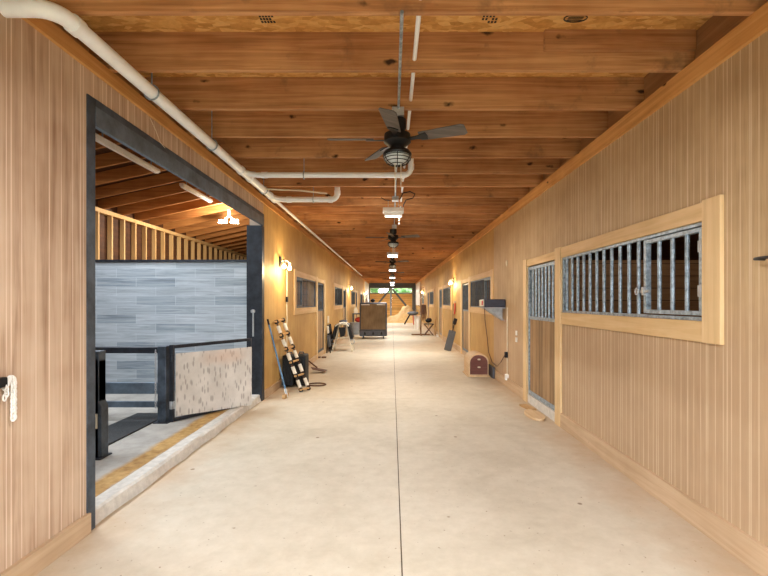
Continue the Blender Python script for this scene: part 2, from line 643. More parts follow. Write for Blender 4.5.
# closing walls above the aisle walls and at the ends of the side bays
struct(MB().box(2.1, 2.16, Y0, Y1, ZJ, 4.35).build('wall_upper_right', M['rim'], smooth=False))
struct(MB().box(-2.19, -2.11, Y0, Y1, ZJ, 4.35).build('wall_upper_left', M['rim'], smooth=False))
b = MB()
for x0, x1 in ((2.1, 5.7), (-5.8, -2.0)):
    b.box(x0, x1, Y0 - .1, Y0, 0, 4.4)
b.box(-2.0, 2.1, Y0 - .1, Y0, 2.5, 4.4)
struct(b.build('wall_near', M['wall_left'], smooth=False))
b = MB()
for x0, x1 in ((1.74, 5.7), (-5.8, -1.9)):
    b.box(x0, x1, Y1, Y1 + .12, 0, 4.4)
b.box(-1.9, 1.74, Y1, Y1 + .12, 2.7, 4.4)
struct(b.build('wall_far', M['dark_grey'], smooth=False))

# ceiling deck
struct(MB().box(-2.15, 2.15, Y0, Y1, ZD, ZD + .02).build('ceiling', M['osb'], smooth=False))
# printed grade marks on the deck: an oval mark and short rows of strokes
cl = bpy.data.objects['ceiling']
b = MB()
c0 = Vector((1.21, 2.90, ZD - .002))
b.tube([c0 + Vector((.075 * math.cos(t * PI / 12), .04 * math.sin(t * PI / 12), 0)) for t in range(24)], .005, 4, True)
for k in range(4):
    b.box(c0.x - .05, c0.x + .05, c0.y - .026 + k * .015, c0.y - .019 + k * .015, ZD - .003, ZD - .001)
for px, w in ((268, .1), (490, .11)):
    cc = atY(px, 24, 2.92)
    for k in range(5):
        for j in range(3):
            x = cc.x - w / 2 + w * k / 5
            if random.random() < .8:
                b.box(x, x + .014, 2.87 + j * .03, 2.89 + j * .03, ZD - .003, ZD - .001)
for px in (344, 476):
    cc = atY(px, 75, 3.5)
    for k in range(6):
        if random.random() < .85:
            b.box(cc.x + k * .017, cc.x + k * .017 + .011, 3.44, 3.5, ZD - .003, ZD - .001)
b.build('grade_stamp', M['stamp'], cl, smooth=False)

# ------------------------------------------------------------------ joists
k = 0
y = 2.475 - .614 * 3
jn = 0
jo = MB().box(-2.1, 2.1, -.038, 0, 0, .263).build('ceiling_joist', M['joist'], smooth=False, origin=(0, 0, 0))
while y < Y1 - .2:
    o = jo if k == 0 else jo.copy()
    if k:
        col.objects.link(o)
    o.location = (0, y, ZJ)
    if y < 2.4:
        lab = 'rough pine ceiling joist out over the doorway end, above and behind the viewpoint'
    elif y < 9.5:
        lab = '%s pine ceiling joist from the photo top edge%s' % (
            ORD[jn], {0: ', cut by the frame', 1: ', with an extra board nailed on', 2: ', holding the fan box'}.get(jn, ''))
        jn += 1
    else:
        lab = 'one of the close-looking far ceiling joists beyond the second ceiling fan'
    tag(o, lab.replace('pine ceiling joist from the top edge of the photo, holding', 'pine ceiling joist from the top of the photo, holding'), 'joist', 'ceiling joists across the aisle')
    k += 1
    y += .614
for o in [o for o in bpy.data.objects if o.name.startswith('ceiling_joist')]:
    if abs(o.location.y - 3.089) < .02:
        MB().box(1.05, 2.09, 3.089 - .038 - .03, 3.089 - .0385, 3.235, 3.372).build('splice_board', M['joist'], o, smooth=False)

# ledgers under the joist ends, baseboards
struct(MB().box(2.012, 2.10, Y0, Y1, 2.975, ZJ).build('trim_1', M['ledger'], smooth=False), 'pine ledger board under the joist ends on the bar-window wall')
struct(MB().box(-2.10, -1.955, Y0, Y1, 3.015, ZJ).build('trim_2', M['ledger'], smooth=False), 'pine ledger board behind the white drain pipe')


def base_runs(bases, lead):
    runs = []
    y = lead
    for q in bases:
        runs.append((y, q + W1))
        y = q + WE
    runs.append((y, Y1))
    return runs


b = MB()
for ya, yb in base_runs(RB, Y0):
    b.box(2.015, XR, ya, yb, 0, .17)
struct(b.build('baseboard_right', M['base'], smooth=False))
b = MB()
b.box(XL, -1.955, Y0, 2.86, 0, .13)
for ya, yb in base_runs(LB, 6.8):
    b.box(XL, -1.955, ya, yb, 0, .13)
struct(b.build('baseboard_left', M['base'], smooth=False))

# ------------------------------------------------------------------ stall fronts
STALL_LAB = {
    ('R', 0): ('wide barred opening with latched gate and broad pine frame, large in front',
               'plank stall door with bars above, next to the widest-looking barred opening'),
    ('R', 1): ('barred stall window just behind the black box on the wall bracket',
               'pale plank stall door with bars beyond the black wall box and wooden chest'),
    ('R', 2): ('barred stall window past the red halter and leaning grey shovel',
               'stall door past the red halter on the same wall, seen edge-on'),
    ('R', 3): ('small-looking barred window just beside the tall tack stand',
               'narrow-looking stall door behind the tack stand and hoop'),
    ('R', 4): ('last barred window on the tack stand wall, before the white panel',
               'last stall door on the tack stand wall, before the hay'),
    ('L', 0): ('dark barred stall window beside the lit two-bulb wall lamp and blue-handled tool',
               'stall door between the lamp-lit dark window and the saddle stand'),
    ('L', 1): ('second dark barred window on the pipe wall, above the saddle stand',
               'stall door behind the saddle stand on the pipe wall'),
    ('L', 2): ('third dark barred window on the pipe wall, above the grey bin',
               'stall door behind the grey bin near the brown cooler'),
    ('L', 3): ('last dark barred window on the pipe wall, just above the brown cooler',
               'last stall door on the pipe wall, mostly behind the brown cooler'),
}


def stall_front(side, i, q, first):
    sg = 1 if side == 'R' else -1
    xf = XR if sg > 0 else XL            # wall face
    X = lambda d: xf - sg * d            # d: towards the aisle

    def bx(b, d0, d1, y0, y1, z0, z1):
        return b.box(min(X(d0), X(d1)), max(X(d0), X(d1)), y0, y1, z0, z1)
    wl, dl = STALL_LAB[(side, i)]
    tn = 'stall front'
    # frame boards (fixed trim)
    ztop, zbot = 2.15, 1.237
    f = MB()
    bx(f, 0, .028, q, q + W0, zbot, ztop + .01)
    bx(f, 0, .03, q + W1, q + D0, 0, ztop + .01)
    bx(f, 0, .03, q + D1, q + WE, 0, ztop - .01)
    n = 3 + (i if sg > 0 else 5 + i)
    struct(f.build('trim_%d' % n, M['trim'], None, .003, smooth=False))
    f = MB()
    bx(f, 0, .02, q + W0 + .002, q + W1 - .002, ZW1, ztop)
    bx(f, 0, .02, q + W0 + .002, q + W1 - .002, zbot, ZW0)
    bx(f, 0, .02, q + D0 + .002, q + D1 - .002, ZDT, ztop - .02)
    struct(f.build('trim_%d' % (n + 60), M['trim_y'], None, .003, smooth=False))
    # grille
    g = thing('window_grille', (xf, q + W0, ZW0), 'steel ' + wl, 'barred window', 'barred stall windows')
    bm_ = M['galv'] if first else (M['dull_steel'] if sg > 0 else M['dark_steel'])
    fr = MB()
    bx(fr, -.04, -.002, q + W0, q + W1, ZW0, ZW0 + .025)
    bx(fr, -.04, -.002, q + W0, q + W1, ZW1 - .025, ZW1)
    bx(fr, -.04, -.002, q + W1 - .03, q + W1, ZW0 + .03, ZW1 - .03)
    fr.build('frame', bm_, g, .002)
    yb = q + .82 + .15
    while yb < q + W1 - .04:
        MB().cyl((X(-.02), yb, ZW0 + .02), (X(-.02), yb, ZW1 - .02), .0155 if first else .010, seg=10).build('bar', bm_, g)
        yb += .1505
    ga = MB()
    gy0, gy1 = q + W0 + .025, q + .82
    bx(ga, -.034, .008, gy0, gy0 + .03, ZW0 + .035, ZW1 - .035)
    bx(ga, -.034, .008, gy1, gy1 + .035, ZW0 + .035, ZW1 - .035)
    bx(ga, -.034, .008, gy0 + .03, gy1, ZW0 + .035, ZW0 + .065)
    bx(ga, -.034, .008, gy0 + .03, gy1, ZW1 - .065, ZW1 - .035)
    gate = ga.build('gate', bm_, g, .002)
    for kk in range(1, 4):
        yy = gy0 + .015 + kk * (gy1 - gy0) / 4
        MB().cyl((X(-.013), yy, ZW0 + .05), (X(-.013), yy, ZW1 - .05), .015 if first else .010, seg=10).build('bar', bm_, gate)
    if first:
        for zz in (ZW0 + .16, ZW1 - .2):
            h = MB()
            bx(h, .0, .016, gy0 - .022, gy0 + .03, zz, zz + .075)
            h.cyl((X(.016), gy0 + .0, zz - .005), (X(.016), gy0 + .0, zz + .08), .009, seg=8)
            h.build('hinge', M['galv_light'], gate)
        l = MB()
        zl = ZW0 + .2
        bx(l, .0, .02, gy1 - .05, gy1 + .1, zl, zl + .022)
        bx(l, .0, .03, gy1 + .005, gy1 + .03, zl - .02, zl + .045)
        l.tube([(X(.028), gy1 + .1 + .02 * math.cos(t * PI / 5), zl + .012 + .026 * math.sin(t * PI / 5)) for t in range(10)], .006, 6, True)
        l.build('latch', M['galv_light'], gate)
    # door
    d = thing('stall_door', (xf, q + D0, 0), dl, 'stall door', 'stall doors')
    da, db = q + D0 + .012, q + D1 - .012
    fr = MB()
    for ya, yb2 in ((da, da + .045), (db - .045, db)):
        bx(fr, -.045, -.001, ya, yb2, .13, ZDT - .015)
    for za, zb in ((.13, .19), (1.245, 1.29), (ZDT - .055, ZDT - .015)):
        bx(fr, -.05, -.005, da + .045, db - .045, za, zb)
    fr.build('frame', bm_, d, .002)
    p = MB()
    bx(p, -.042, -.014, da + .045, db - .045, .19, 1.245)
    p.build('panel', M['plank_v'], d, smooth=False)
    nb = 7
    for kk in range(1, nb + 1):
        yy = da + .045 + kk * (db - da - .09) / (nb + 1)
        MB().cyl((X(-.02), yy, 1.28), (X(-.02), yy, ZDT - .05), .016 if first else .010, seg=8).build('bar', bm_, d)
    t = MB()
    bx(t, -.11, .005, q + D0, q + D1, 0, .12)
    struct(t.build('trim_%d' % (n + 20), M['curb'] if first else M['base'], smooth=False), 'threshold')


for i, q in enumerate(RB):
    stall_front('R', i, q, i == 0)
for i, q in enumerate(LB):
    stall_front('L', i, q, False)

# stall partitions
b = MB()
for q in RB:
    for yy in (q + 4.12, q - .25):
        b.box(2.16, 5.6, yy, yy + .06, 0, 2.15)
struct(b.build('wall_partition_right', M['plank_wall'], smooth=False))
b = MB()
for q in LB:
    for yy in (q + 4.12, q - .35):
        b.box(-5.7, -2.19, yy, yy + .06, 0, 2.1)
struct(b.build('wall_partition_left', M['plank_wall'], smooth=False))

# ------------------------------------------------------------------ wash bay
struct(MB().box(-5.7, -2.12, 2.2, 6.93, -.12, .098).build('floor_wash_bay', M['slab'], smooth=False))
b = MB()
n = 26
prev = None
rows = []
for k in range(n + 1):
    yy = 2.87 + k * (6.76 - 2.87) / n
    j = lambda a: random.uniform(-a, a)
    rows.append([b.bm.verts.new(p) for p in ((-2.13, yy, -.02), (-2.125, yy, .1), (-2.02 + j(.006), yy, .1 + j(.003)), (-2.0 + j(.008), yy, .085 + j(.006)), (-1.985 + j(.012), yy, .0), (-1.985, yy, -.02))])
for A, B in zip(rows, rows[1:]):
    for k in range(5):
        b.bm.faces.new((A[k], A[k + 1], B[k + 1], B[k]))
for R_ in (rows[0], rows[-1]):
    b.bm.faces.new(R_)
struct(b.build('trim_40', M['curb'], smooth=False), 'rough concrete curb at the washing bay')
struct(MB().box(-5.7, -2.2, 6.93, 7.05, 0, 2.13).build('wall_tiled', M['tile'], smooth=False))
b = MB().box(-5.7, -2.2, 6.90, 7.07, 2.13, 2.165)
struct(b.build('trim_41', M['black_steel'], smooth=False), 'dark cap along the tiled wall')
# steel frame round the opening
b = MB()
b.box(-2.2, -1.972, 2.85, 2.925, 0, 2.85)
struct(b.build('trim_42', M['dark_steel'], smooth=False), 'dark steel jamb beside the pale grooved panel')
b = MB().box(-2.2, -1.965, 6.66, 6.775, .0, 2.66)
struct(b.build('trim_43', M['black_steel'], smooth=False), 'black steel jamb beside the gate panel')
b = MB().box(-2.0, -1.968, 2.925, 6.775, 2.67, 2.80)
struct(b.build('trim_44', M['header_steel'], smooth=False), 'blue grey steel header over the washing bay')
b = MB().box(-2.2, -1.97, 2.925, 6.775, 2.80, 2.85)
struct(b.build('trim_45', M['dark_steel'], smooth=False))

# back wall studs and plates
st = MB().box(-5.69, -5.6, -.019, .019, 0, 3.22).build('wall_stud', M['stud'], smooth=False, origin=(0, 0, 0))
yy = 8.0
k = 0
while yy < 19:
    o = st if k == 0 else st.copy()
    if k:
        col.objects.link(o)
    o.location = (0, yy, .0)
    tag(o, 'bare pine wall stud seen above the grey tiled wall', 'stud', 'studs of the outer wall')
    yy += .406
    k += 1
b = MB().box(-5.7, -5.59, 7.2, 19.2, 3.22, 3.30)
struct(b.build('trim_46', M['stud'], smooth=False), 'pine top plate over the wall studs')
# rafters
for sg, nm, cnt in ((-1, 'washing bay side', 26), (1, 'barred opening side', 16)):
    z = lambda x: 3.3 + .215 * (5.6 - abs(x))
    pr = [(sg * 5.75, -.019, z(5.75)), (sg * 2.17, -.019, z(2.17)), (sg * 2.17, -.019, z(2.17) + .195), (sg * 5.75, -.019, z(5.75) + .195)]
    rf = MB().prism(pr, (0, .038, 0)).build('rafter', M['rafter'], smooth=False, origin=(0, 0, 0))
    for k in range(cnt):
        o = rf if k == 0 else rf.copy()
        if k:
            col.objects.link(o)
        o.location = (0, 3.05 + .61 * k, 0)
        tag(o, 'sloping pine rafter over the %s' % ('washing bay behind the steel header' if sg < 0 else 'stall behind the latched barred opening'), 'rafter', 'rafters on the ' + nm)

# strip lights hung under the rafters
for j, (ya, yb, lab) in enumerate(((5.62, 7.2, 'long white strip light under the rafters, next to the steel jamb top'),
                                  (8.0, 9.3, 'far bright strip light under the rafters, half hidden by the steel header'))):
    t = thing('strip_light', (-3.83, ya, 3.64), lab, 'strip light', 'strip lights in the washing bay')
    MB().box(-3.87, -3.79, ya, yb, 3.615, 3.665).build('housing', M['white'], t, .004)
    MB().box(-3.86, -3.80, ya + .03, yb - .03, 3.59, 3.615).build('lens', M['lens_off'], t, .004)
    for yy in (ya + .2, yb - .2):
        MB().box(-3.835, -3.825, yy - .01, yy + .01, 3.665, 3.76).build('hanger', M['galv'], t)

# twin flood light
fy = 10.4
t = thing('flood_light', tuple(atY(229, 214, fy)), 'glowing twin-head flood light on a rafter above the grey tiled wall', 'flood light')
c0 = atY(229, 217, fy)
zr = 3.3 + .215 * (5.6 - abs(c0.x))
MB().box(c0.x - .025, c0.x + .025, fy - .03, fy + .03, c0.z, max(zr - .005, c0.z + .06)).build('bracket', M['white'], t, .004)
for px in (223, 235):
    c = atY(px, 221.5, fy - .06)
    MB().obox(c, (.19, .06, .085), Euler((-.35, 0, 0))).build('head', M['white'], t, .008)
    MB().obox(c + Vector((0, -.04, -.012)), (.175, .012, .07), Euler((-.35, 0, 0))).build('lens', M['flood'], t)
    MB().beam(c + Vector((0, .03, .04)), c0 + Vector((0, 0, .02)), .02, .02).build('arm', M['white'], t)

# stocks and gate
sx0, sx1 = -4.7, -2.62
t = thing('horse_stocks', (-2.67, 4.5, .1), 'black steel horse stocks standing on the washing bay slab', 'horse stocks')
zb = .098
for xx in (-2.67, -4.6):
    for yy in (3.98, 5.15):
        hgt = 1.06 if yy < 4.5 else .985
        p = MB().box(xx - .05, xx + .05, yy - .05, yy + .05, zb, hgt)
        if yy < 4.5:
            p.prism([(xx - .05, yy - .05, hgt), (xx + .05, yy - .05, hgt - .08), (xx + .05, yy - .05, hgt - .45), (xx + .075, yy - .05, hgt - .5), (xx + .075, yy - .05, zb), (xx + .05, yy - .05, zb), (xx - .05, yy - .05, zb)], (0, .1, 0))
        po = p.build('post', M['dark_steel'], t, .006)
        MB().box(xx - .085, xx + .085, yy - .085, yy + .085, zb, zb + .012).build('foot', M['black_steel'], po)
for yy in (3.98, 5.15):
    for za, zz, w in ((.905, .975, .05), (.43, .56, .03), (.27, .34, .02)):
        MB().box(-4.55, -2.72, yy - w, yy + w, za, zz).build('rail', M['black_steel'] if za > .8 else M['header_steel'], t, .004)
b = MB()
for k in range(26):
    c = Vector((-2.735, 5.09, .93 - k * .026))
    ax = (1, 0) if k % 2 else (0, 1)
    b.tube([c + Vector((.010 * math.cos(a * PI / 5) * ax[0], .010 * math.cos(a * PI / 5) * ax[1], .018 * math.sin(a * PI / 5))) for a in range(10)], .0035, 5, True)
b.build('chain', M['galv_light'], t)
MB().box(-2.715, -2.63, 3.925, 3.9295, .37, .5).build('sticker', M['cream'], t)
# gate
A, B = Vector((-2.575, 5.15, 0)), Vector((-1.95, 6.05, 0))
g = thing('stocks_gate', (A.x, A.y, .12), 'scuffed white kick-board gate in black frame, hinged open beside the curb', 'gate')
up = Vector((0, 0, 1))
f = MB()
for za, zz in ((.975, .985), (.12, .125)):
    f.beam(A + up * za, B + up * zz, .035, .04)
f.beam(A + up * .10, A + up * 1.0, .045, .045, (1, 0, 0))
f.beam(B + up * .12, B + up * 1.0, .03, .03, (1, 0, 0))
f.build('frame', M['black_steel'], g, .003)
dn = (B - A).normalized()
nrm = Vector((dn.y, -dn.x, 0))
p0, p1 = A + dn * .03 + nrm * .022, B + nrm * .022
MB().prism([p0 + up * .16, p1 + up * .09, p1 + up * .885, p0 + up * .895], nrm * .012).build('kick_board', M['gate_panel'], g)
for zz in (.25, .8):
    MB().cyl(A + up * zz, A + up * (zz + .09), .03, seg=10).build('hinge', M['galv_light'] if zz < .5 else M['black_steel'], g)
tag(MB().box(-3.18, -2.765, 4.1, 5.5, .098, .116).build('rubber_mat', M['rubber'], None, .004), 'black textured rubber mat on the slab inside the horse stocks', 'mat')
# bolt on the far jamb
t = thing('jamb_bolt', (-2.1, 6.65, 1.1), 'white-streaked steel bolt on the black jamb above the gate panel', 'bolt')
MB().cyl((-2.1, 6.655, .98), (-2.1, 6.655, 1.36), .012).build('rod', M['galv_light'], t)
MB().lathe([(.0, -.03), (.03, -.02), (.035, 0), (.03, .02), (0, .03)], (-2.1, 6.645, 1.36), seg=14).build('knob', M['galv_light'], t)

# ------------------------------------------------------------------ plumbing
t = thing('drain_pipe', (-1.72, 2.3, 3.0), 'thick white drain pipe hung along the wall under the joists, with two side branches', 'pipe')
px_, pz = -1.72, 3.0
pts = [(-2.0, 2.245, pz)]
for k in range(7):
    a = PI / 2 * k / 6
    pts.append((px_ - .11 + .11 * math.sin(a), 2.245 + .11 - .11 * math.cos(a), pz))
main = MB().tube(pts + [(px_, 6.42, pz)], .044, 16).build('main_run', M['pvc'], t)
for ya in (2.36, 4.98, 5.30, 6.18, 6.40):
    MB().cyl((px_, ya, pz), (px_, ya + .06, pz), .051, seg=16).build('coupling', M['pvc'], main)
for ya, xe, r in ((5.2, .225, .032), (6.44, -.80, .04)):
    pts = [(px_, ya - .14, pz), (px_ + .05, ya - .05, pz), (px_ + .13, ya, pz), (xe - .09, ya, pz)]
    for k in range(1, 7):
        a = PI / 2 * k / 6
        pts.append((xe - .09 + .09 * math.sin(a), ya, pz + .09 - .09 * math.cos(a)))
    pts.append((xe, ya, ZD))
    br = MB().tube(pts, r, 14).build('branch', M['pvc'], t)
    for e0, e1 in (((xe - .13, ya, pz), (xe - .07, ya, pz)), ((xe, ya, pz + .07), (xe, ya, pz + .13)), ((px_ + .18, ya, pz), (px_ + .25, ya, pz))):
        MB().cyl(e0, e1, r * 1.16, seg=14).build('coupling', M['pvc'], br)
for (xx, yy, ax) in ((px_, 3.15, 0), (px_, 4.2, 0), (px_, 5.9, 0), (-1.04, 5.2, 1), (-1.15, 6.44, 1)):
    h = MB()
    v = Vector((xx, yy, pz))
    h.tube([v + (Vector((math.cos(q * PI / 8), 0, math.sin(q * PI / 8))) if not ax else Vector((0, math.cos(q * PI / 8), math.sin(q * PI / 8)))) * (.052 if not ax else .045) for q in range(16)], .006, 6, True)
    h.cyl(v + up * .05, (xx, yy, ZD), .005, seg=6)
    h.build('hanger', M['galv'], t)
b = MB().tube([(px_ + .01, 6.47, 2.99), (-1.71, 7, 2.99), (-1.71, 25, 2.99)], .023, 10)
tag(b.build('supply_pipe', M['pvc'], None, origin=(-1.71, 7, 2.99)), 'thinner white pipe continuing from the thick drain pipe down the long wall', 'pipe')
b = MB().tube([atY(255, 184, 5.75), atY(264, 189, 5.85), atY(300, 190.5, 6.0), atY(327, 193.5, 6.2)], .011, 8)
tag(b.build('water_tube', M['cream'], None, origin=(-1.2, 6, 3)), 'thin sagging white tube between the two drain branches', 'tube')
b = MB().cyl((.157, 2.42, 3.185), (.15, 9.0, 3.185), .015, seg=10)
tag(b.build('white_conduit', M['pvc'], None, origin=(.155, 2.42, 3.185)), 'white pipe threaded through the joists beside the first ceiling fan', 'pipe')

# electrical conduit with boxes
t = thing('electrical_conduit', (.045, 2.4, 3.095), 'thin grey metal conduit under the joists along the middle of the ceiling', 'conduit')
MB().cyl((.055, 2.42, 3.097), (.02, 31.0, 3.097), .0105, seg=8).build('conduit_run', M['galv'], t)
for yy in (3.67, 6.72, 9.2, 12.4, 18.0, 23.8):
    MB().box(-.0, .1, yy - .05, yy + .05, 3.04, 3.1095).build('junction_box', M['galv_light'], t, .004)
# loose cable loops round the second box
b = MB()
cp = [atY(395, 199, 6.7), atY(400, 199, 6.7), atY(403, 193, 6.7), atY(410, 191.5, 6.7), atY(415, 194, 6.7), atY(413, 198, 6.7), atY(406, 200, 6.72), atY(403.5, 205, 6.8), atY(403.5, 206.5, 6.85)]
b.tube(cp, .009, 6)
tag(b.build('electric_cable', M['black'], None, origin=tuple(cp[0])), 'looped dark cable feeding the unlit white box light', 'cable')
b = MB().tube([atY(381, 197.5, 6.68), atY(385, 200, 6.68), atY(391, 200.5, 6.68)], .007, 6)
tag(b.build('electric_cable', M['black'], None, origin=tuple(atY(391, 200, 6.68))), 'short dark cable entering the grey box from the drain branch side', 'cable')


# ------------------------------------------------------------------ ceiling fans
def fan(x, y, lab):
    z0 = 3.04
    t = thing('ceiling_fan', (x, y, z0), lab, 'ceiling fan', 'ceiling fans')
    V = Vector((x, y, 0))
    MB().lathe([(.02, z0 - .13), (.05, z0 - .12), (.075, z0 - .07), (.075, z0)], (x, y, 0)).build('canopy', M['bronze'], t)
    MB().cyl((x, y, z0 - .17), (x, y, z0 - .1), .022).build('downrod', M['bronze'], t)
    mo = MB().lathe([(.03, z0 - .08 - .02), (.06, z0 - .105), (.11, z0 - .125), (.115, z0 - .19), (.085, z0 - .215), (.06, z0 - .23), (.06, z0 - .26)], (x, y, 0)).build('motor', M['bronze'], t)
    zb = z0 - .17
    for ang, pitch in ((-23, -.26), (-98, -.3), (-180, -.27), (-244, -.3)):
        R = Matrix.Rotation(math.radians(ang), 3, 'Z') @ Matrix.Rotation(pitch, 3, 'X')
        bl = MB()
        poly = [(.20, -.055), (.56, -.07), (.585, -.055), (.59, .05), (.565, .068), (.20, .055)]
        c = Vector((x, y, zb))
        bl.prism([c + R @ Vector((u, v, 0)) for u, v in poly], R @ Vector((0, 0, .007)))
        bo = bl.build('blade', M['blade'], t)
        ir = MB()
        ir.prism([c + R @ Vector((u, v, -.008)) for u, v in ((.08, -.018), (.17, -.02), (.26, -.045), (.27, 0), (.26, .045), (.17, .02), (.08, .018))], R @ Vector((0, 0, .007)))
        ir.build('blade_iron', M['bronze'], bo)
    zl = z0 - .26
    li = MB().lathe([(.05, zl + .01), (.105, zl - .005), (.122, zl - .03), (.118, zl - .045)], (x, y, 0)).build('light_housing', M['bronze'], t)
    MB().lathe([(.11, zl - .04), (.108, zl - .065), (.085, zl - .095), (.045, zl - .115), (.002, zl - .12)], (x, y, 0)).build('globe', M['glass_shade'], t)
    cg = MB()
    for r, dz in ((.117, -.055), (.112, -.075), (.095, -.097), (.06, -.118)):
        cg.tube([(x + r * math.cos(k * PI / 14), y + r * math.sin(k * PI / 14), zl + dz) for k in range(28)], .0035, 6, True)
    for a in range(3):
        an = a * PI / 3 + PI / 2
        pp = [(-.12, -.04), (-.115, -.07), (-.09, -.105), (-.04, -.127), (.04, -.127), (.09, -.105), (.115, -.07), (.12, -.04)]
        cg.tube([(x + r * math.cos(an), y + r * math.sin(an), zl + dz) for r, dz in pp], .0035, 6)
    cg.build('cage', M['bronze'], t)
    for dx, ln in ((-.02, .26), (.03, .22)):
        MB().cyl((x + dx, y - .03, zl - .1), (x + dx, y - .03, zl - .1 - ln), .003, seg=6).build('pull_chain', M['cream'], t)
    return t


fan(.045, 3.72, 'large dark four-bladed ceiling fan with caged light, in front of the drain branches')
fan(.025, 9.35, 'small-looking dark ceiling fan just behind the unlit white box light')
fan(.02, 15.0, 'dark ceiling fan between the two brightest glowing box lights')
fan(.02, 20.7, 'tiny far ceiling fan behind the second glowing box light')
fan(.02, 26.4, 'farthest tiny ceiling fan, in front of the barn doors')


# ------------------------------------------------------------------ box lights on the aisle ceiling
def area(name, loc, size, energy, color, rot=(0, 0, 0), sy=None):
    l = bpy.data.lights.new(name, 'AREA')
    l.energy = energy
    l.color = color
    l.shape = 'RECTANGLE'
    l.size = size
    l.size_y = sy or size
    o = bpy.data.objects.new(name, l)
    o.location = loc
    o.rotation_euler = rot
    col.objects.link(o)
    return o


def point(name, loc, energy, color, r=.05):
    l = bpy.data.lights.new(name, 'POINT')
    l.energy = energy
    l.color = color
    l.shadow_soft_size = r
    o = bpy.data.objects.new(name, l)
    o.location = loc
    col.objects.link(o)
    return o


AISLE = (1.0, .965, .88)
BOXL = [(6.95, 'unlit-looking white box light hanging behind the first ceiling fan'), (12.6, 'first brightly glowing box light, under the second ceiling fan'),
        (18.3, 'second glowing box light down the aisle ceiling'), (24.0, 'third glowing box light, above the barn doors'),
        (29.7, 'fourth box light, small above the hay heap'), (34.6, 'farthest box light right before the barn doors')]  # last light is added to brighten the dark far doors
for i, (yy, lab) in enumerate(BOXL):
    zt = 2.965 if i == 0 else 2.90
    t = thing('box_light', (.02, yy, zt), lab, 'light', 'box lights along the aisle ceiling')
    MB().box(-.145, .185, yy - .07, yy + .07, zt - .06, zt + .02).build('housing', M['white'] if i == 0 else M['galv_light'], t, .01)
    MB().box(-.12, .16, yy - .06, yy + .06, zt - .12, zt - .06).build('lens', M['lens_off'] if i == 0 else M['led'], t, .015)
    for dx in (-.06, .1):
        MB().cyl((dx, yy, zt + .02), (dx, yy, 3.11), .004, seg=6).build('hanger', M['galv'], t)
    area('lamp_%d' % i, (.02, yy, zt - .14), .3, 95 if i else 45, AISLE)
    point('lamp_glow_%d' % i, (.02, yy, zt - .3), 2 if i else 12, AISLE, .15)
b = MB()
for z_ in (2.83, 2.78, 2.72):
    b.ball((.11, 6.85, z_), .007, sub=1)
b.cyl((.11, 6.85, 2.9), (.11, 6.85, 2.70), .002, seg=5)
tag(b.build('pull_cord', M['white'], None, origin=(.11, 6.9, 2.86)), 'beaded white pull cord under the unlit box light', 'cord')
# unseen box light added above the viewpoint to brighten the near end
t = thing('box_light', (.02, 1.2, 2.9), 'white box light on the ceiling above the viewpoint, out of frame', 'light', 'box lights along the aisle ceiling')
MB().box(-.145, .185, 1.13, 1.27, 2.86, 2.92).build('housing', M['white'], t, .01)
MB().box(-.12, .16, 1.14, 1.26, 2.80, 2.86).build('lens', M['led'], t, .015)
area('lamp_near', (.02, 1.2, 2.78), .3, 70, (1, 1, 1))


# ------------------------------------------------------------------ wall lamps
def wall_lamp(sg, y, lab):
    xf = XR if sg > 0 else XL
    X = lambda d: xf - sg * d
    t = thing('wall_lamp', (xf, y, 2.12), lab, 'wall lamp', 'two-bulb wall lamps')
    MB().box(min(X(0), X(.03)), max(X(0), X(.03)), y - .05, y + .05, 2.12, 2.3).build('back_plate', M['bronze'], t, .006)
    for dy in (-.2, .2):
        a = MB().tube([(X(.03), y, 2.22), (X(.1), y + dy * .6, 2.24), (X(.13), y + dy, 2.2)], .012, 8).build('arm', M['galv_light'], t)
        MB().lathe([(.018, .0), (.02, .05), (.016, .06)], (X(.13), y + dy, 2.15)).build('socket', M['white'], a)
        MB().ball((X(.13), y + dy, 2.11), .036, (1, 1, 1.15)).build('bulb', M['bulb'], t)
    point('lamp_bulb', (X(.22), y, 2.04), 34, (1, .74, .38), .06)
    return t


wall_lamp(-1, 7.75, 'glowing two-bulb wall lamp above the blue-handled tool')
wall_lamp(-1, 20.1, 'small glowing wall lamp between the dark windows above the saddle stand')
wall_lamp(-1, 31.2, 'farthest glowing wall lamp on the pipe wall, above the brown cooler')
wall_lamp(1, 14.4, 'glowing wall lamp above the red halter')
wall_lamp(1, 28.2, 'far glowing wall lamp behind the tall tack stand')

# conduit and small fittings on the walls
t = thing('wall_conduit', (-1.965, 8.0, 1.0), 'pale vertical conduit with dark switch below the near two-bulb lamp', 'conduit')
MB().cyl((-1.965, 8.22, .35), (-1.965, 8.22, 2.1), .012, seg=8).build('conduit_run', M['cream'], t)
MB().box(-1.98, -1.945, 8.18, 8.26, 1.5, 1.6).build('switch_box', M['black'], t, .004)


def plate(name, p, w, h, m, lab, cat, sg):
    b = MB().box(min(p.x, p.x - sg * .02), max(p.x, p.x - sg * .02), p.y - w / 2, p.y + w / 2, p.z - h / 2, p.z + h / 2)
    return tag(b.build(name, m, None, .004, origin=tuple(p)), lab, cat)


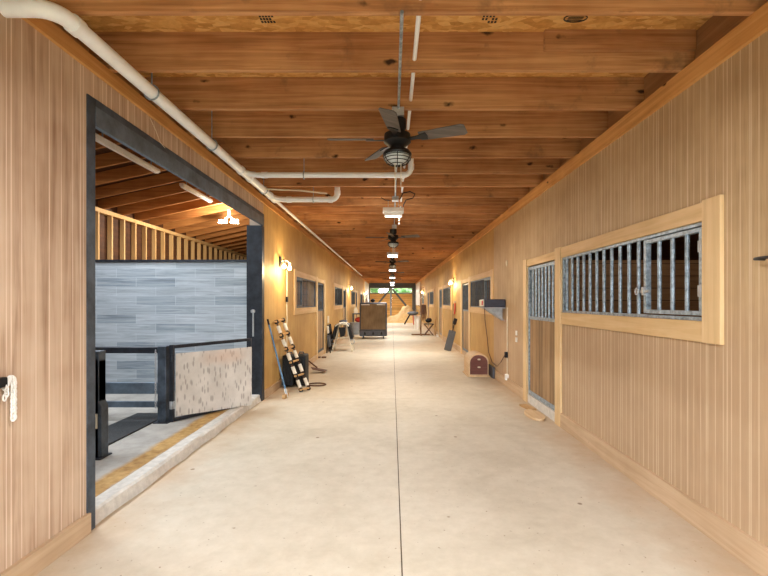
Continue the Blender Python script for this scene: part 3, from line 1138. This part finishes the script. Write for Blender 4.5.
plate('socket_box', Vector((XL, 13.6, .96)), .3, .22, M['cream'], 'cream electrical box on the wall above the saddle stand', 'electrical box', -1)
plate('wall_plate', Vector((XL, 19.8, 1.0)), .3, .2, M['tan'], 'small brown plate on the wall beside the dark windows, above the grey bin', 'plate', -1)
p = atX(517, 333, XR)
for dz, w in ((0, 'upper'), (-.11, 'lower')):
    plate('outlet', Vector((XR, p.y, p.z + dz)), .06, .075, M['white'], '%s of two small white outlets beside the barred plank door' % w, 'outlet', 1)
p = atX(507, 263, XR)
b = MB().ball((XR - .006, p.y, p.z), .03, (.5, 1, 2.0))
tag(b.build('wall_fitting', M['cream'], None, origin=(XR, p.y, p.z)), 'small pale oval fitting high on the wall above the black box', 'fitting')
# blanket bar on the wall close by
b = MB()
b.tube([(XR, 2.41, 1.735), (XR - .06, 2.40, 1.735), (XR - .07, 2.36, 1.735), (XR - .07, 1.5, 1.735), (XR - .06, 1.46, 1.735), (XR, 1.45, 1.735)], .009, 10)
tag(b.build('blanket_bar', M['black_steel'], None, origin=(XR, 2.41, 1.735)), 'dark metal bar on the wall at the frame edge beside the barred opening', 'bar')
# plug post and cord on the wall by the chest
q0 = atX(507, 336, XR - .02)
q1 = atX(507.5, 378, XR - .02)
t = thing('power_drop', (XR - .02, q0.y, q1.z), 'white vertical cable with plug box low on the wall beside the chest', 'cable')
MB().cyl((XR - .015, q0.y, q1.z), (XR - .015, q0.y, q0.z + .5), .009, seg=8).build('cable_run', M['cream'], t)
MB().box(XR - .05, XR, q0.y - .05, q0.y + .05, q1.z - .04, q1.z + .06).build('plug_box', M['white'], t, .005)
MB().box(XR - .06, XR - .01, q0.y - .02, q0.y + .03, q0.z - .38, q0.z - .28).build('plug', M['black'], t, .004)

# black box on a bracket
ya = 7.86
c = atY(495, 304, ya)
t = thing('wall_box', (XR, ya, 1.4), 'black box on a grey triangular bracket sticking out from the wall', 'box')
MB().box(1.655, XR - .01, ya, ya + .3, 1.405, 1.55).build('case', M['navy'], t, .012)
MB().box(1.61, 1.655, ya + .03, ya + .26, 1.42, 1.54).build('end_cap', M['cream'], t, .008)
MB().box(1.6095, 1.63, ya + .02, ya + .06, 1.44, 1.52).build('tag', M['red'], t)
br = MB()
br.box(1.64, XR, ya + .02, ya + .28, 1.385, 1.404)
br.prism([(1.66, ya + .26, 1.386), (XR, ya + .26, 1.386), (XR, ya + .26, 1.17)], (0, .015, 0))
br.beam((1.69, ya + .05, 1.385), (XR - .01, ya + .05, 1.16), .05, .02)
br.beam((1.69, ya + .25, 1.385), (XR - .01, ya + .25, 1.16), .05, .02)
br.build('bracket', M['galv_light'], t, .002)
cp = [atY(484.5, 306, ya + .05), atY(485, 320, ya + .1), atY(487.5, 340, ya + .1), atY(488.5, 352, ya + .1), atY(492, 362, ya + .1), atX(497, 366.5, 2.0), atX(501, 362, 2.0), atX(504.5, 355.5, 2.0)]
tag(MB().tube(cp, .007, 6).build('extension_cable', M['brown'], None, origin=tuple(cp[0])), 'brown power cord drooping from the black wall box to the plug', 'cord')

# barrel-topped chest
cx, cy0, cw, ch = 1.735, 8.8, .4, .47
t = thing('wooden_chest', (cx, cy0, 0), 'round-topped wooden chest with red-brown front on the floor by the wall', 'chest')


def arch(x, y, w, h, r0=0):
    hw = w / 2
    s_ = h - hw * .85
    p = [Vector((x - hw, y, r0)), Vector((x + hw, y, r0))]
    for k in range(13):
        a = PI * k / 12
        p.append(Vector((x + hw * math.cos(a), y, s_ + hw * .85 * math.sin(a))))
    return p


MB().prism(arch(cx, cy0, cw, ch, .03), (0, .56, 0)).build('body', M['pale_wood'], t, .006)
fr_ = MB().prism(arch(cx, cy0 - .012, cw - .05, ch - .03, .05), (0, .012, 0)).build('front', M['redwood'], t, .004)
b = MB()
for zz in (.16, .235, .3):
    b.box(cx - .165, cx + .165, cy0 - .02, cy0 - .012, zz, zz + .012)
b.build('moulding', M['redwood'], fr_, .003)
for zz in (.2, .355):
    MB().ball((cx, cy0 - .03, zz), .022, (1.5, .8, .8)).build('knob', M['cream'], fr_)
MB().box(cx - .225, cx + .225, cy0 - .03, cy0 + .6, 0, .03).build('base', M['pale_wood'], t, .005)
tag(MB().box(1.97, 2.01, 8.6, 9.3, 0, .22).build('loose_board', M['charcoal'], None, .004, origin=(1.97, 8.6, 0)), 'dark board standing between the chest and the wall', 'board')  # dark strip stands in for the shade beside the chest

# wood offcuts on the floor by the first stall door
b = MB()
c = atY(529, 410, 6.1)
b.prism([(c.x + u, c.y + v, 0.0) for u, v in ((-.06, .26), (.05, .28), (.1, -.02), (.0, -.06))], (0, 0, .025))
tag(b.build('wood_offcut', M['tan'], None, .004, origin=(c.x, c.y, 0)), 'brown wood offcut on the floor in front of the barred plank door', 'wood offcut', 'wood offcuts')
b = MB()
c = Vector((1.98 - .05, 5.78, 0))
b.prism([(c.x - .06 + .11 * math.cos(k * PI / 8), c.y + .26 * math.sin(k * PI / 8), .0) for k in range(16)], (0, 0, .03))
tag(b.build('wood_offcut', M['pale_wood'], None, .004, origin=tuple(c)), 'pale oval wood offcut on the floor by the post of the plank door', 'wood offcut', 'wood offcuts')

# latch and chain on the near pale panel
t = thing('door_chain', (XL, 2.26, 1.1), 'white chain hanging from black latch on the pale grooved panel', 'chain')
MB().box(XL, XL + .03, 2.13, 2.235, 1.07, 1.12).build('latch', M['black'], t, .005)
MB().cyl((XL + .035, 2.16, 1.02), (XL + .035, 2.16, 1.16), .012).build('bolt', M['black'], t)
b = MB()


def chain(b, pts, s=.013):
    for k, p in enumerate(pts):
        p = Vector(p)
        ax = Vector((0, 1, 0)) if k % 2 else Vector((1, 0, 0))
        b.tube([p + ax * (s * .75 * math.cos(a * PI / 5)) + up * (s * 1.25 * math.sin(a * PI / 5)) for a in range(10)], .0042, 6, True)


chain(b, [(XL + .02, 2.262 + .022 * math.cos(PI - k * .32), 1.085 + .02 * math.sin(k * .32)) for k in range(10)])
chain(b, [(XL + .02, 2.284, 1.08 - k * .022) for k in range(9)])
chain(b, [(XL + .032, 2.262, 1.08 - k * .022) for k in range(9)])
chain(b, [(XL + .02, 2.225 + .015 * math.sin(k), 1.07 - k * .018) for k in range(4)])
b.build('chain_links', M['white'], t)
# wires at the corner of the steel frame
cp = [atX(150, 118, -1.95), atX(156, 131, -1.95), atX(160, 142, -1.95), atX(165, 148, -1.95)]
tag(MB().tube(cp, .0022, 6).build('loose_wire', M['cream'], None, origin=tuple(cp[0])), 'thin loose wire hanging on the wood above the steel header', 'wire')

# ------------------------------------------------------------------ tools and boxes by the pipe wall
t = thing('push_broom', (-1.63, 6.9, 0), 'blue-handled tool leaning on the wall beside the black jamb', 'tool')
hb, ht = atY(286.5, 394, 6.9), atX(268, 321, -1.94)
MB().cyl(hb, ht, .0135).build('handle', M['blue'], t)
dv = (ht - hb).normalized()
MB().cyl(ht - dv * .06, ht + dv * .03, .0155).build('grip', M['black'], t)
MB().beam(hb - dv * .05, hb + dv * .09, .035, .025, (0, 1, 0)).build('ferrule', M['white'], t, .004)
MB().beam((hb.x - .02, hb.y - .1, .03), (hb.x - .01, hb.y + .1, .03), .05, .06).build('head', M['tan'], t, .004)

for j, (x0, x1, ya, lab) in enumerate(((-1.93, -1.735, 7.72, 'tall black ridged case against the wall, beside the blue handle'),
                                       (-1.72, -1.53, 7.76, 'tall black ridged case in front, next to the white-wrapped rack'))):
    t = thing('black_case', ((x0 + x1) / 2, ya, 0), lab, 'case', 'pair of black cases')
    MB().box(x0, x1, ya, ya + .34, .02, .56).build('body', M['black'], t, .025)
    rb = MB()
    for k in range(3):
        xx = x0 + .05 + k * (x1 - x0 - .1) / 2
        rb.box(xx - .012, xx + .012, ya - .012, ya + .01, .06, .5)
    rb.build('rib', M['black'], t, .004)
    MB().tube([(x0 + .05, ya + .15, .555), (x0 + .06, ya + .15, .6), (x1 - .06, ya + .15, .6), (x1 - .05, ya + .15, .555)], .012, 8).build('handle', M['charcoal'], t)
    for xx in (x0 + .03, x1 - .03):
        MB().cyl((xx - .012, ya + .1, .02), (xx + .012, ya + .1, .02), .02).build('wheel', M['charcoal'], t)

# leaning rack of white-wrapped sections
t = thing('wrapped_rack', (-1.6, 7.75, 0), 'leaning ladder-like rack of white wrapped sections with tan cross pieces', 'rack')
bot = [atY(301, 388, 7.35), atY(308.5, 384, 7.5)]
top = [atX(277.5, 321, -1.93), atX(283, 321, -1.9)]
top[0].y, top[1].y = 7.72, 7.95
top[0] = atX(276.5, 322, -1.92)
top[1] = atX(283, 320, -1.92)
for a, c in zip(bot, top):
    a.z = .03
    d = c - a
    MB().cyl(a, c, .013, seg=8).build('rail', M['brown'], t)
    n = 5
    for k in range(n):
        s0 = a + d * ((k + .2) / n)
        s1 = a + d * ((k + .72) / n)
        MB().cyl(s0, s1, .03, seg=12).build('wrap', M['bandage'], t)
    for k in range(n + 1):
        s0 = a + d * (k / n)
        MB().lathe([(.02, -.035), (.036, -.025), (.036, .025), (.02, .035)], s0, (d.to_track_quat('Z', 'Y')).to_matrix(), 12).build('collar', M['black'], t)
for k in range(6):
    a = bot[0].lerp(top[0], k / 5)
    c = bot[1].lerp(top[1], k / 5)
    e = (c - a) * .12
    MB().beam(a - e + Vector((0, -.03, .01)), c + e + Vector((0, -.03, .01)), .035, .03).build('cross_piece', M['tan'], t, .006)
# shovel low on the floor
t = thing('flat_shovel', (-1.5, 9.3, 0), 'dark flat-bladed shovel propped low behind the wrapped rack', 'shovel')
a, c = atY(325, 371.5, 9.35), atY(305, 362, 9.5)
a.z = .03
d = (c - a).normalized()
MB().cyl(a + d * .2, Vector((-1.93, 9.6, .3)), .016).build('handle', M['brown'], t)
MB().prism([a + Vector(p) for p in ((.02, -.12, 0), (.03, .12, 0), (-.25, .1, .05), (-.3, .0, .08), (-.25, -.1, .05))], (0, 0, .012)).build('blade', M['brown'], t)
# strap loop on the floor
c = Vector((-1.36, 7.95, .012))
b = MB().tube([c + Vector((.16 * math.cos(k * PI / 12), .13 * math.sin(k * PI / 12), 0)) for k in range(24)], .013, 8, True)
tag(b.build('strap_loop', M['brown'], None, origin=tuple(c)), 'brown strap loop lying on the floor at the foot of the wrapped rack', 'strap')
for k, px in enumerate((318.5, 324)):
    c = atY(px, 357.5, 11.8)
    b = MB().box(c.x - .06, c.x + .06, c.y - .05, c.y + .05, 0, .04)
    tag(b.build('floor_block', M['brown'], None, .004, origin=(c.x, c.y, 0)), ('dark block on the floor by the stall door post' if k == 0 else 'dark block on the floor, aisle side of its twin by the stall door'), 'block', 'dark floor blocks')

# saddle stand with saddle, folded chairs beside it
sy = 13.5
sx = -1.50
t = thing('saddle_stand', (sx, sy, 0), 'pale A-frame saddle stand near the wall in front of the grey bin', 'saddle stand')
for xx, dx in ((sx - .25, -.12), (sx + .25, .12)):
    for dy in (-.25, .25):
        MB().beam((sx + (xx - sx) * .4, sy + dy * .3, .8), (xx + dx * .5, sy + dy, 0), .035, .035, (0, 1, 0)).build('leg', M['cream'], t)
MB().beam((sx, sy - .28, .82), (sx, sy + .28, .82), .16, .04).build('top_rail', M['cream'], t, .01)
for zz in (.2, .42):
    MB().beam((sx - .24, sy - .18, zz), (sx + .24, sy - .18, zz), .03, .03).build('rung', M['cream'], t)
s2 = thing('saddle', (sx, sy, .85), 'dark saddle with pale fleece pad and hanging stirrups on the A-frame stand', 'saddle')


def drape(x, y0, y1, half, drop, zt, n=10, thick=.03):
    poly = []
    for k in range(n + 1):
        a = -1 + 2 * k / n
        poly.append((x + half * a, zt - drop * abs(a) ** 1.7))
    out = [(px, pz + thick) for px, pz in poly]
    return [Vector((px, y0, pz)) for px, pz in out] + [Vector((px, y0, pz)) for px, pz in reversed(poly)]


MB().prism(drape(sx, sy - .33, 0, .20, .10, .86, thick=.04), (0, .66, 0)).build('fleece_pad', M['bandage'], s2)
for sg in (-1, 1):
    MB().prism([(sx + sg * .14, sy - .22, .86), (sx + sg * .23, sy - .22, .80), (sx + sg * .33, sy - .2, .42), (sx + sg * .24, sy - .2, .36), (sx + sg * .2, sy - .22, .5)], (0, .4, 0)).build('flap', M['black'], s2, .012)
MB().ball((sx, sy + .08, .91), .09, (1.5, 2.2, .5)).build('seat', M['charcoal'], s2)
MB().prism([(sx - .1, sy - .3, .74), (sx + .1, sy - .3, .74), (sx + .07, sy - .28, .48), (sx - .06, sy - .28, .44)], (0, .06, 0)).build('girth', M['black'], s2, .01)
for dx in (-.27, .27):
    q_ = MB().beam((sx + dx, sy - .15, .62), (sx + dx * 1.1, sy - .15, .36), .05, .012, (0, 1, 0)).build('stirrup_leather', M['brown'], s2)
    MB().tube([(sx + dx * 1.1 + .06 * math.cos(k * PI / 6), sy - .15, .30 + .075 * math.sin(k * PI / 6)) for k in range(12)], .011, 6, True).build('stirrup', M['galv'], q_)
for j, (px, lab) in enumerate(((-1.87, 'black folding chair leaning flat on the wall behind the stand'), (-1.86, 'black and white folding chair leaning beside the saddle stand'))):
    oy = -.5 * j
    t = thing('folding_chair', (px, 13.5 + oy, 0), lab, 'folding chair', 'folded chairs by the saddle stand')
    for dx in (-.04, .06):
        MB().tube([(px + dx, 13.35 + oy, .01), (px + dx * .5 - .02, 13.5 + oy, .45), (px + dx * .2 - .05, 13.62 + oy, .82)], .014, 8).build('leg', M['black'], t)
        MB().tube([(px + dx, 13.75 + oy, .01), (px + dx * .5 - .02, 13.7 + oy, .45), (px + dx * .2 - .05, 13.65 + oy, .82)], .014, 8).build('leg', M['black'], t)
    MB().obox((px, 13.52 + oy, .35), (.06, .3, .34), Euler((0, -.1, 0))).build('seat', M['charcoal'] if j else M['black'], t, .01)
    MB().obox((px - .04, 13.58 + oy, .68), (.05, .26, .22), Euler((0, -.1, 0))).build('backrest', M['bandage'] if j else M['black'], t, .01)

# evaporative cooler
ex, ey = (373.2 - VX) * 18 / F, 18.0
t = thing('evaporative_cooler', (ex, ey, 0), 'large charcoal portable cooler with brown pad front in the middle of the aisle', 'cooler')
w2 = .56
MB().box(ex - w2, ex + w2, ey, ey + .62, .12, 1.48).build('body', M['charcoal'], t, .05)
MB().box(ex - w2 + .055, ex + w2 - .055, ey - .012, ey + .02, .38, 1.415).build('cooling_pad', M['pad'], t)
MB().box(ex - w2 - .005, ex + w2 + .005, ey - .03, ey + .64, .1, .36).build('water_tank', M['charcoal'], t, .03)
for dx in (-.34, 0, .34):
    MB().prism([(ex + dx - .045, ey - .042, .16), (ex + dx + .045, ey - .042, .16), (ex + dx + .03, ey - .042, .24), (ex + dx, ey - .042, .30), (ex + dx - .03, ey - .042, .24)], (0, .014, 0)).build('slot', M['black'], t)
for dx in (-.32, .32):
    MB().box(ex + dx - .17, ex + dx + .17, ey - .02, ey - .011, 1.375, 1.41).build('label_strip', M['white'], t)
for dx in (-.42, .42):
    for dy in (.06, .54):
        wk = MB().cyl((ex + dx - .018, ey + dy, .05), (ex + dx + .018, ey + dy, .05), .05).build('caster', M['black'], t)
        MB().box(ex + dx - .03, ex + dx + .03, ey + dy - .03, ey + dy + .03, .08, .12).build('fork', M['galv'], wk)
b = MB().lathe([(.06, 1.48), (.075, 1.5), (.075, 1.6), (.03, 1.66), (.03, 1.7)], (atY(367.3, 0, 18.3).x, 18.3, 0), seg=14)
tag(b.build('white_jug', M['white'], None, origin=(atY(367.3, 0, 18.3).x, 18.3, 1.48)), 'white jug on top of the brown-fronted cooler', 'jug')
b = MB().ball((atY(372.8, 0, 18.3).x, 18.3, 1.56), .09, (1.1, 1, .85), wob=.3)
tag(b.build('dark_bag', M['black'], None, origin=(atY(372.8, 0, 18.3).x, 18.3, 1.48)), 'dark rounded bag on top of the brown-fronted cooler', 'bag')

# grey bin, cart with red contents
t = thing('grey_bin', (-1.72, 20.4, 0), 'round grey bin beside the brown-fronted cooler', 'bin')
MB().lathe([(.19, 0), (.24, .54), (.225, .54), (.18, .03), (.0, .03)], (-1.72, 20.4, 0)).build('body', M['grey'], t)
MB().tube([(-1.72 + .243 * math.cos(k * PI / 12), 20.4 + .243 * math.sin(k * PI / 12), .54) for k in range(24)], .015, 8, True).build('rim', M['grey'], t)
t = thing('utility_cart', (-1.6, 21.6, 0), 'dark cart with red bundle behind the grey bin', 'cart')
MB().box(-1.93, -1.3, 21.3, 21.9, .9, .95).build('top_shelf', M['charcoal'], t, .01)
MB().box(-1.93, -1.3, 21.3, 21.9, .42, .47).build('lower_shelf', M['charcoal'], t, .01)
for xx in (-1.9, -1.33):
    for yy in (21.34, 21.86):
        MB().box(xx - .02, xx + .02, yy - .02, yy + .02, 0, .9).build('leg', M['charcoal'], t)
b = MB().ball((-1.6, 21.6, .63), .17, (1.4, 1, .8), wob=.3)
tag(b.build('red_bundle', M['red'], None, origin=(-1.6, 21.6, .47)), 'red cloth bundle on the lower shelf of the dark cart', 'bundle')
b = MB().lathe([(.09, .95), (.1, 1.1), (.05, 1.2), (.05, 1.24)], (-1.78, 21.6, 0), seg=14)
tag(b.build('white_jug', M['white'], None, origin=(-1.78, 21.6, .95)), 'white jug on top of the dark cart', 'jug')
b = MB().lathe([(.09, .95), (.1, 1.15), (.05, 1.25), (.05, 1.3)], (-1.5, 21.6, 0), seg=14)
tag(b.build('red_jug', M['red'], None, origin=(-1.5, 21.6, .95)), 'red jug on top of the dark cart', 'jug')

# ------------------------------------------------------------------ tack stand group by the bar-window wall
ty = 19.9
tx = (420.8 - VX) * ty / F
t = thing('tack_stand', (tx, ty, 0), 'tall wooden tack post on cross feet by the wall in front of the hay', 'tack stand')
MB().box(tx - .03, tx + .03, ty - .03, ty + .03, .06, 2.2).build('post', M['walnut'], t, .004)
MB().box(tx - .42, tx + .42, ty - .035, ty + .035, 0, .06).build('foot', M['walnut'], t, .004)
MB().box(tx - .035, tx + .035, ty - .3, ty + .3, .0, .06).build('foot', M['walnut'], t, .004)
for zz, s_ in ((2.1, 1), (1.72, 1), (1.35, 1), (1.3, -1)):
    MB().cyl((tx, ty - .03, zz), (tx + s_ * .14, ty - .06, zz + .05), .014).build('peg', M['walnut'], t)
t = thing('white_bucket', (1.13, 19.6, 0), 'white bucket hanging in front of the tack post', 'bucket')
bc = Vector((1.13, ty - .2, 0))
MB().lathe([(.13, .27), (.165, .90), (.155, .90), (.12, .29), (0, .29)], bc).build('body', M['white'], t)
MB().tube([bc + Vector((.15 * math.cos(k * PI / 10), 0, .90 + .3 * math.sin(k * PI / 10))) for k in range(11)] , .006, 6).build('bail', M['galv'], t)
b = MB()
for k in range(3):
    b.tube([(tx + .06 + k * .05, ty - .07, 1.38), (tx + .03 + k * .06, ty - .09, 1.0), (tx + .07 + k * .06, ty - .1, .66), (tx + .11 + k * .06, ty - .09, 1.0), (tx + .1 + k * .05, ty - .07, 1.37)], .03, 6)
tag(b.build('bridle', M['brown'], None, origin=(tx + .1, ty - .07, 1.38)), 'brown leather bridle hanging from the tack post', 'bridle')
b = MB().prism(drape(tx + .05, ty - .12, 0, .07, .1, 1.72, thick=.02), (0, .05, 0))
tag(b.build('white_rag', M['bandage'], None, origin=(tx + .05, ty - .1, 1.7)), 'white rag over the peg of the tack post', 'rag')
t = thing('saddle_pad', (.93, 19.6, .95), 'dark grey saddle pad slung over the rim of the white bucket by the tack post', 'saddle pad')
b = MB().ball((.93, 19.6, 1.0), .17, (1.5, 1.2, .6), 2, .3).build('pad', M['dark_grey'], t)
MB().beam((.80, 19.5, .96), (.55, 19.4, .52), .05, .05).build('strap', M['black'], t, .008)
MB().beam((.93, 19.42, .92), (.96, 19.41, .5), .07, .03).build('red_strap', M['red'], t, .006)
t = thing('folding_stool', (1.66, 19.9, 0), 'dark brown folding stool between the tack post and wall', 'stool')
for s_ in (-1, 1):
    for dy in (-.14, .14):
        MB().beam((1.66 - s_ * .2, 19.9 + dy, 0), (1.66 + s_ * .2, 19.9 + dy, .5), .035, .035, (0, 1, 0)).build('leg', M['brown'], t)
MB().box(1.44, 1.88, 19.72, 20.08, .49, .53).build('seat', M['black'], t, .01)
b = MB().tube([(1.965 + .03 * math.sin(k * PI / 16), 19.75 + .3 * math.cos(k * PI / 16), .42 + .4 * math.sin(k * PI / 16)) for k in range(32)], .02, 8, True)
tag(b.build('wooden_hoop', M['tan'], None, origin=(1.965, 19.75, 0.0)), 'thin tan hoop standing against the wall by the folding stool', 'hoop')
b = MB().ball((1.66, 19.9, .67), .12, (1.2, 1, .9), wob=.35)
tag(b.build('dark_bag', M['black'], None, origin=(1.62, 19.85, .53)), 'dark bag on the brown folding stool', 'bag')

# leaning shovel and halter near the second stall on that wall
t = thing('snow_shovel', (1.7, 13.6, 0), 'grey shovel leaning on the wall below the red halter', 'shovel')
a, c = Vector((1.70, 13.5, .01)), Vector((1.99, 13.75, .98))
d = c - a
MB().beam(a, a + d * .62, .22, .03, (0, 1, 0)).build('blade', M['dark_grey'], t, .01)
MB().cyl(a + d * .55, c, .016).build('handle', M['black'], t)
MB().beam(c - d * .18, c, .11, .05, (0, 1, 0)).build('grip', M['black'], t, .01)
hy = 14.05
t = thing('halter', (2.0, hy, 1.5), 'red halter hanging on the wall above the grey shovel', 'halter')
MB().beam((2.01, hy, 1.46), (2.0, hy - .05, 1.2), .03, .09, (0, 1, 0)).build('strap', M['red'], t, .006)
MB().tube([(2.0, hy + .08 * math.cos(k * PI / 8), 1.17 + .06 * math.sin(k * PI / 8)) for k in range(16)], .012, 6, True).build('noseband', M['red'], t)
MB().cyl((XR, hy, 1.5), (1.97, hy, 1.5), .012).build('hook', M['galv'], t)
for k, (yy, m, lab) in enumerate(((14.35, 'black', 'black lead rope hanging past the red halter'), (14.22, 'tan', 'tan strap hanging beside the red halter on the aisle side'))):
    b = MB().tube([(2.01, yy, 1.45), (1.99, yy - .03, 1.0), (1.99, yy + .02, .5), (2.0, yy + .05, 1.0), (2.01, yy + .01, 1.44)], .018, 6)
    tag(b.build('lead_rope', M[m], None, origin=(2.01, yy, 1.45)), lab, 'rope')
b = MB().box(1.9, 2.0, 18.85, 19.0, 0, .1)
tag(b.build('white_block', M['white'], None, .006, origin=(1.95, 18.9, 0)), 'small white block on the floor at the foot of the stall door', 'block')

# ------------------------------------------------------------------ far end: barn doors, transoms, hay
for nm, x0, x1, s_, lab in (('barn_door', -1.9, -.03, -1, 'plank barn door with grey diagonal brace behind the brown cooler'),
                            ('barn_door', -.03, 1.74, 1, 'plank barn door with grey diagonal brace behind the hay heap')):
    t = thing(nm, (x0, Y1, 0), lab, 'barn door', 'pair of barn doors')
    MB().box(x0 + .005, x1 - .005, Y1, Y1 + .06, .01, 2.27).build('panel', M['barn_door'], t, smooth=False)
    MB().beam((-.06 + s_ * .1, Y1 - .03, 2.62), (-.06 + s_ * 1.5, Y1 - .03, .9), .05, .16, (0, -1, 0) if False else (s_, 0, .8)).build('brace', M['dark_grey'], t)
    MB().box(x0 + .005, x1 - .005, Y1 - .03, Y1, 2.2, 2.27).build('top_rail', M['dark_grey'], t)
    if s_ < 0:
        MB().box(-.17, -.026, Y1 - .06, Y1 - .001, .0, 2.69).build('meeting_post', M['grey'], t)
for n, x0, x1 in ((1, -1.9, -.05), (2, -.03, 1.74)):
    f = MB()
    f.box(x0, x1, Y1, Y1 + .06, 2.66, 2.70).box(x0, x1, Y1, Y1 + .06, 2.27, 2.30)
    f.box(x0, x0 + .05, Y1, Y1 + .06, 2.30, 2.66).box(x1 - .05, x1, Y1, Y1 + .06, 2.30, 2.66)
    w = struct(f.build('window_%d' % n, M['white'], smooth=False))
    MB().box(x0 + .05, x1 - .05, Y1 + .025, Y1 + .03, 2.30, 2.66).build('pane', M['glass'], w, smooth=False)
# white panels next to the far doors
struct(MB().box(2.0, XR - .001, 31.8, 37.0, 1.25, 2.97).build('trim_50', M['white_wall'], smooth=False), 'white panel by the barn doors on the tack stand wall')
struct(MB().box(XL + .001, -1.95, 31.8, 37.0, 1.25, 3.0).build('trim_51', M['white_wall'], smooth=False), 'white panel by the barn doors on the pipe wall')
# hay heap
b = MB()
N = 34
grid = []
for i in range(N + 1):
    row = []
    for j in range(N + 1):
        u, v = i / N, j / N
        x = -.6 + 2.6 * u
        yy = 31.5 + 4.5 * v
        e = math.sin(PI * min(1, v * 1.0)) ** .6 if 0 < v < 1 else 0
        h = 1.15 * math.exp(-((x - 1.15) / .75) ** 2) + .30 * math.exp(-((x + .1) / .5) ** 2)
        h = h * e * (1 + .25 * mnoise.noise(Vector((x * 3, yy * 2, 1)))) + .05 * mnoise.noise(Vector((x * 11, yy * 9, 4))) * e
        if i in (0,):
            h = 0
        row.append(b.bm.verts.new((x, yy, max(h, 0))))
    grid.append(row)
for i in range(N):
    for j in range(N):
        b.bm.faces.new((grid[i][j], grid[i + 1][j], grid[i + 1][j + 1], grid[i][j + 1]))
pts = [v.co.copy() for r in grid for v in r if v.co.z > .02]
for k in range(1400):
    p = random.choice(pts) + Vector((random.uniform(-.05, .05), random.uniform(-.05, .05), random.uniform(0, .03)))
    d = Vector((random.uniform(-1, 1), random.uniform(-1, 1), random.uniform(-.2, .7))).normalized() * random.uniform(.06, .16)
    if not (-1.9 < p.x + d.x < 1.9):
        continue
    sd = d.orthogonal().normalized() * .006
    b.bm.faces.new([b.bm.verts.new(q) for q in (p - sd, p + sd, p + d)])
tag(b.build('hay_heap', M['hay'], None, origin=(.9, 33, 0)), 'heap of loose hay on the floor before the barn doors', 'hay', None, 'stuff')

# trees outside the transoms
for k, (x, yy, r) in enumerate(((-3.0, 52, 1.9), (1.2, 60, 1.9), (4.6, 66, 2.2))):
    t = thing('tree', (x, yy, -.12), ['green tree outside, seen through the transom over the cooler side', 'green tree outside, seen through the middle of the transoms', 'green tree outside, seen through the transom over the hay side'][k], 'tree', 'trees outside the barn doors')
    MB().ball((x, yy, 3.2), r * .75, (1.1, 1, .8), 3, .5).build('crown', M['green'], t)
    MB().cyl((x, yy, -.12), (x, yy, 2), .2).build('trunk', M['brown'], t)

# ------------------------------------------------------------------ light
point('flood_lamp', tuple(atY(229, 224, fy - .35)), 190, (1, .93, .8), .08)
area('strip_lamp_a', (-3.83, 6.4, 3.56), .1, 60, (.86, .93, 1), sy=1.4)
area('strip_lamp_b', (-3.83, 8.65, 3.56), .1, 50, (.95, .97, 1), sy=1.2)
area('strip_lamp_c', (-3.83, 4.2, 3.5), .1, 110, (.86, .93, 1), sy=1.4)
point('stall_lamp', (3.9, 4.6, 3.2), 40, (1, .9, .75), .1)  # added fill without a fixture, brightens the stall interior

w = bpy.data.worlds.new('World')
scene.world = w
w.use_nodes = True
bg = w.node_tree.nodes['Background']
bg.inputs['Color'].default_value = (.82, .92, 1.0, 1)
bg.inputs['Strength'].default_value = 15.0

# ------------------------------------------------------------------ camera and view
cam = bpy.data.cameras.new('Camera')
cam.sensor_width = 36
cam.lens = F / 768 * 36
cam.shift_x = -(VX - 384) / 768
cam.shift_y = (VY - 288) / 768
cam.clip_end = 500
co = bpy.data.objects.new('Camera', cam)
co.location = (0, 0, CH)
co.rotation_euler = (PI / 2, 0, 0)
col.objects.link(co)
scene.camera = co
vs = scene.view_settings
vs.view_transform = 'Standard'
vs.look = 'None'
vs.gamma = 1
vs.use_curve_mapping = False
vs.exposure = 0.2
scene.cycles.use_denoising = True
scene.cycles.diffuse_bounces = 6
scene.cycles.max_bounces = 10
scene.cycles.sample_clamp_indirect = 6
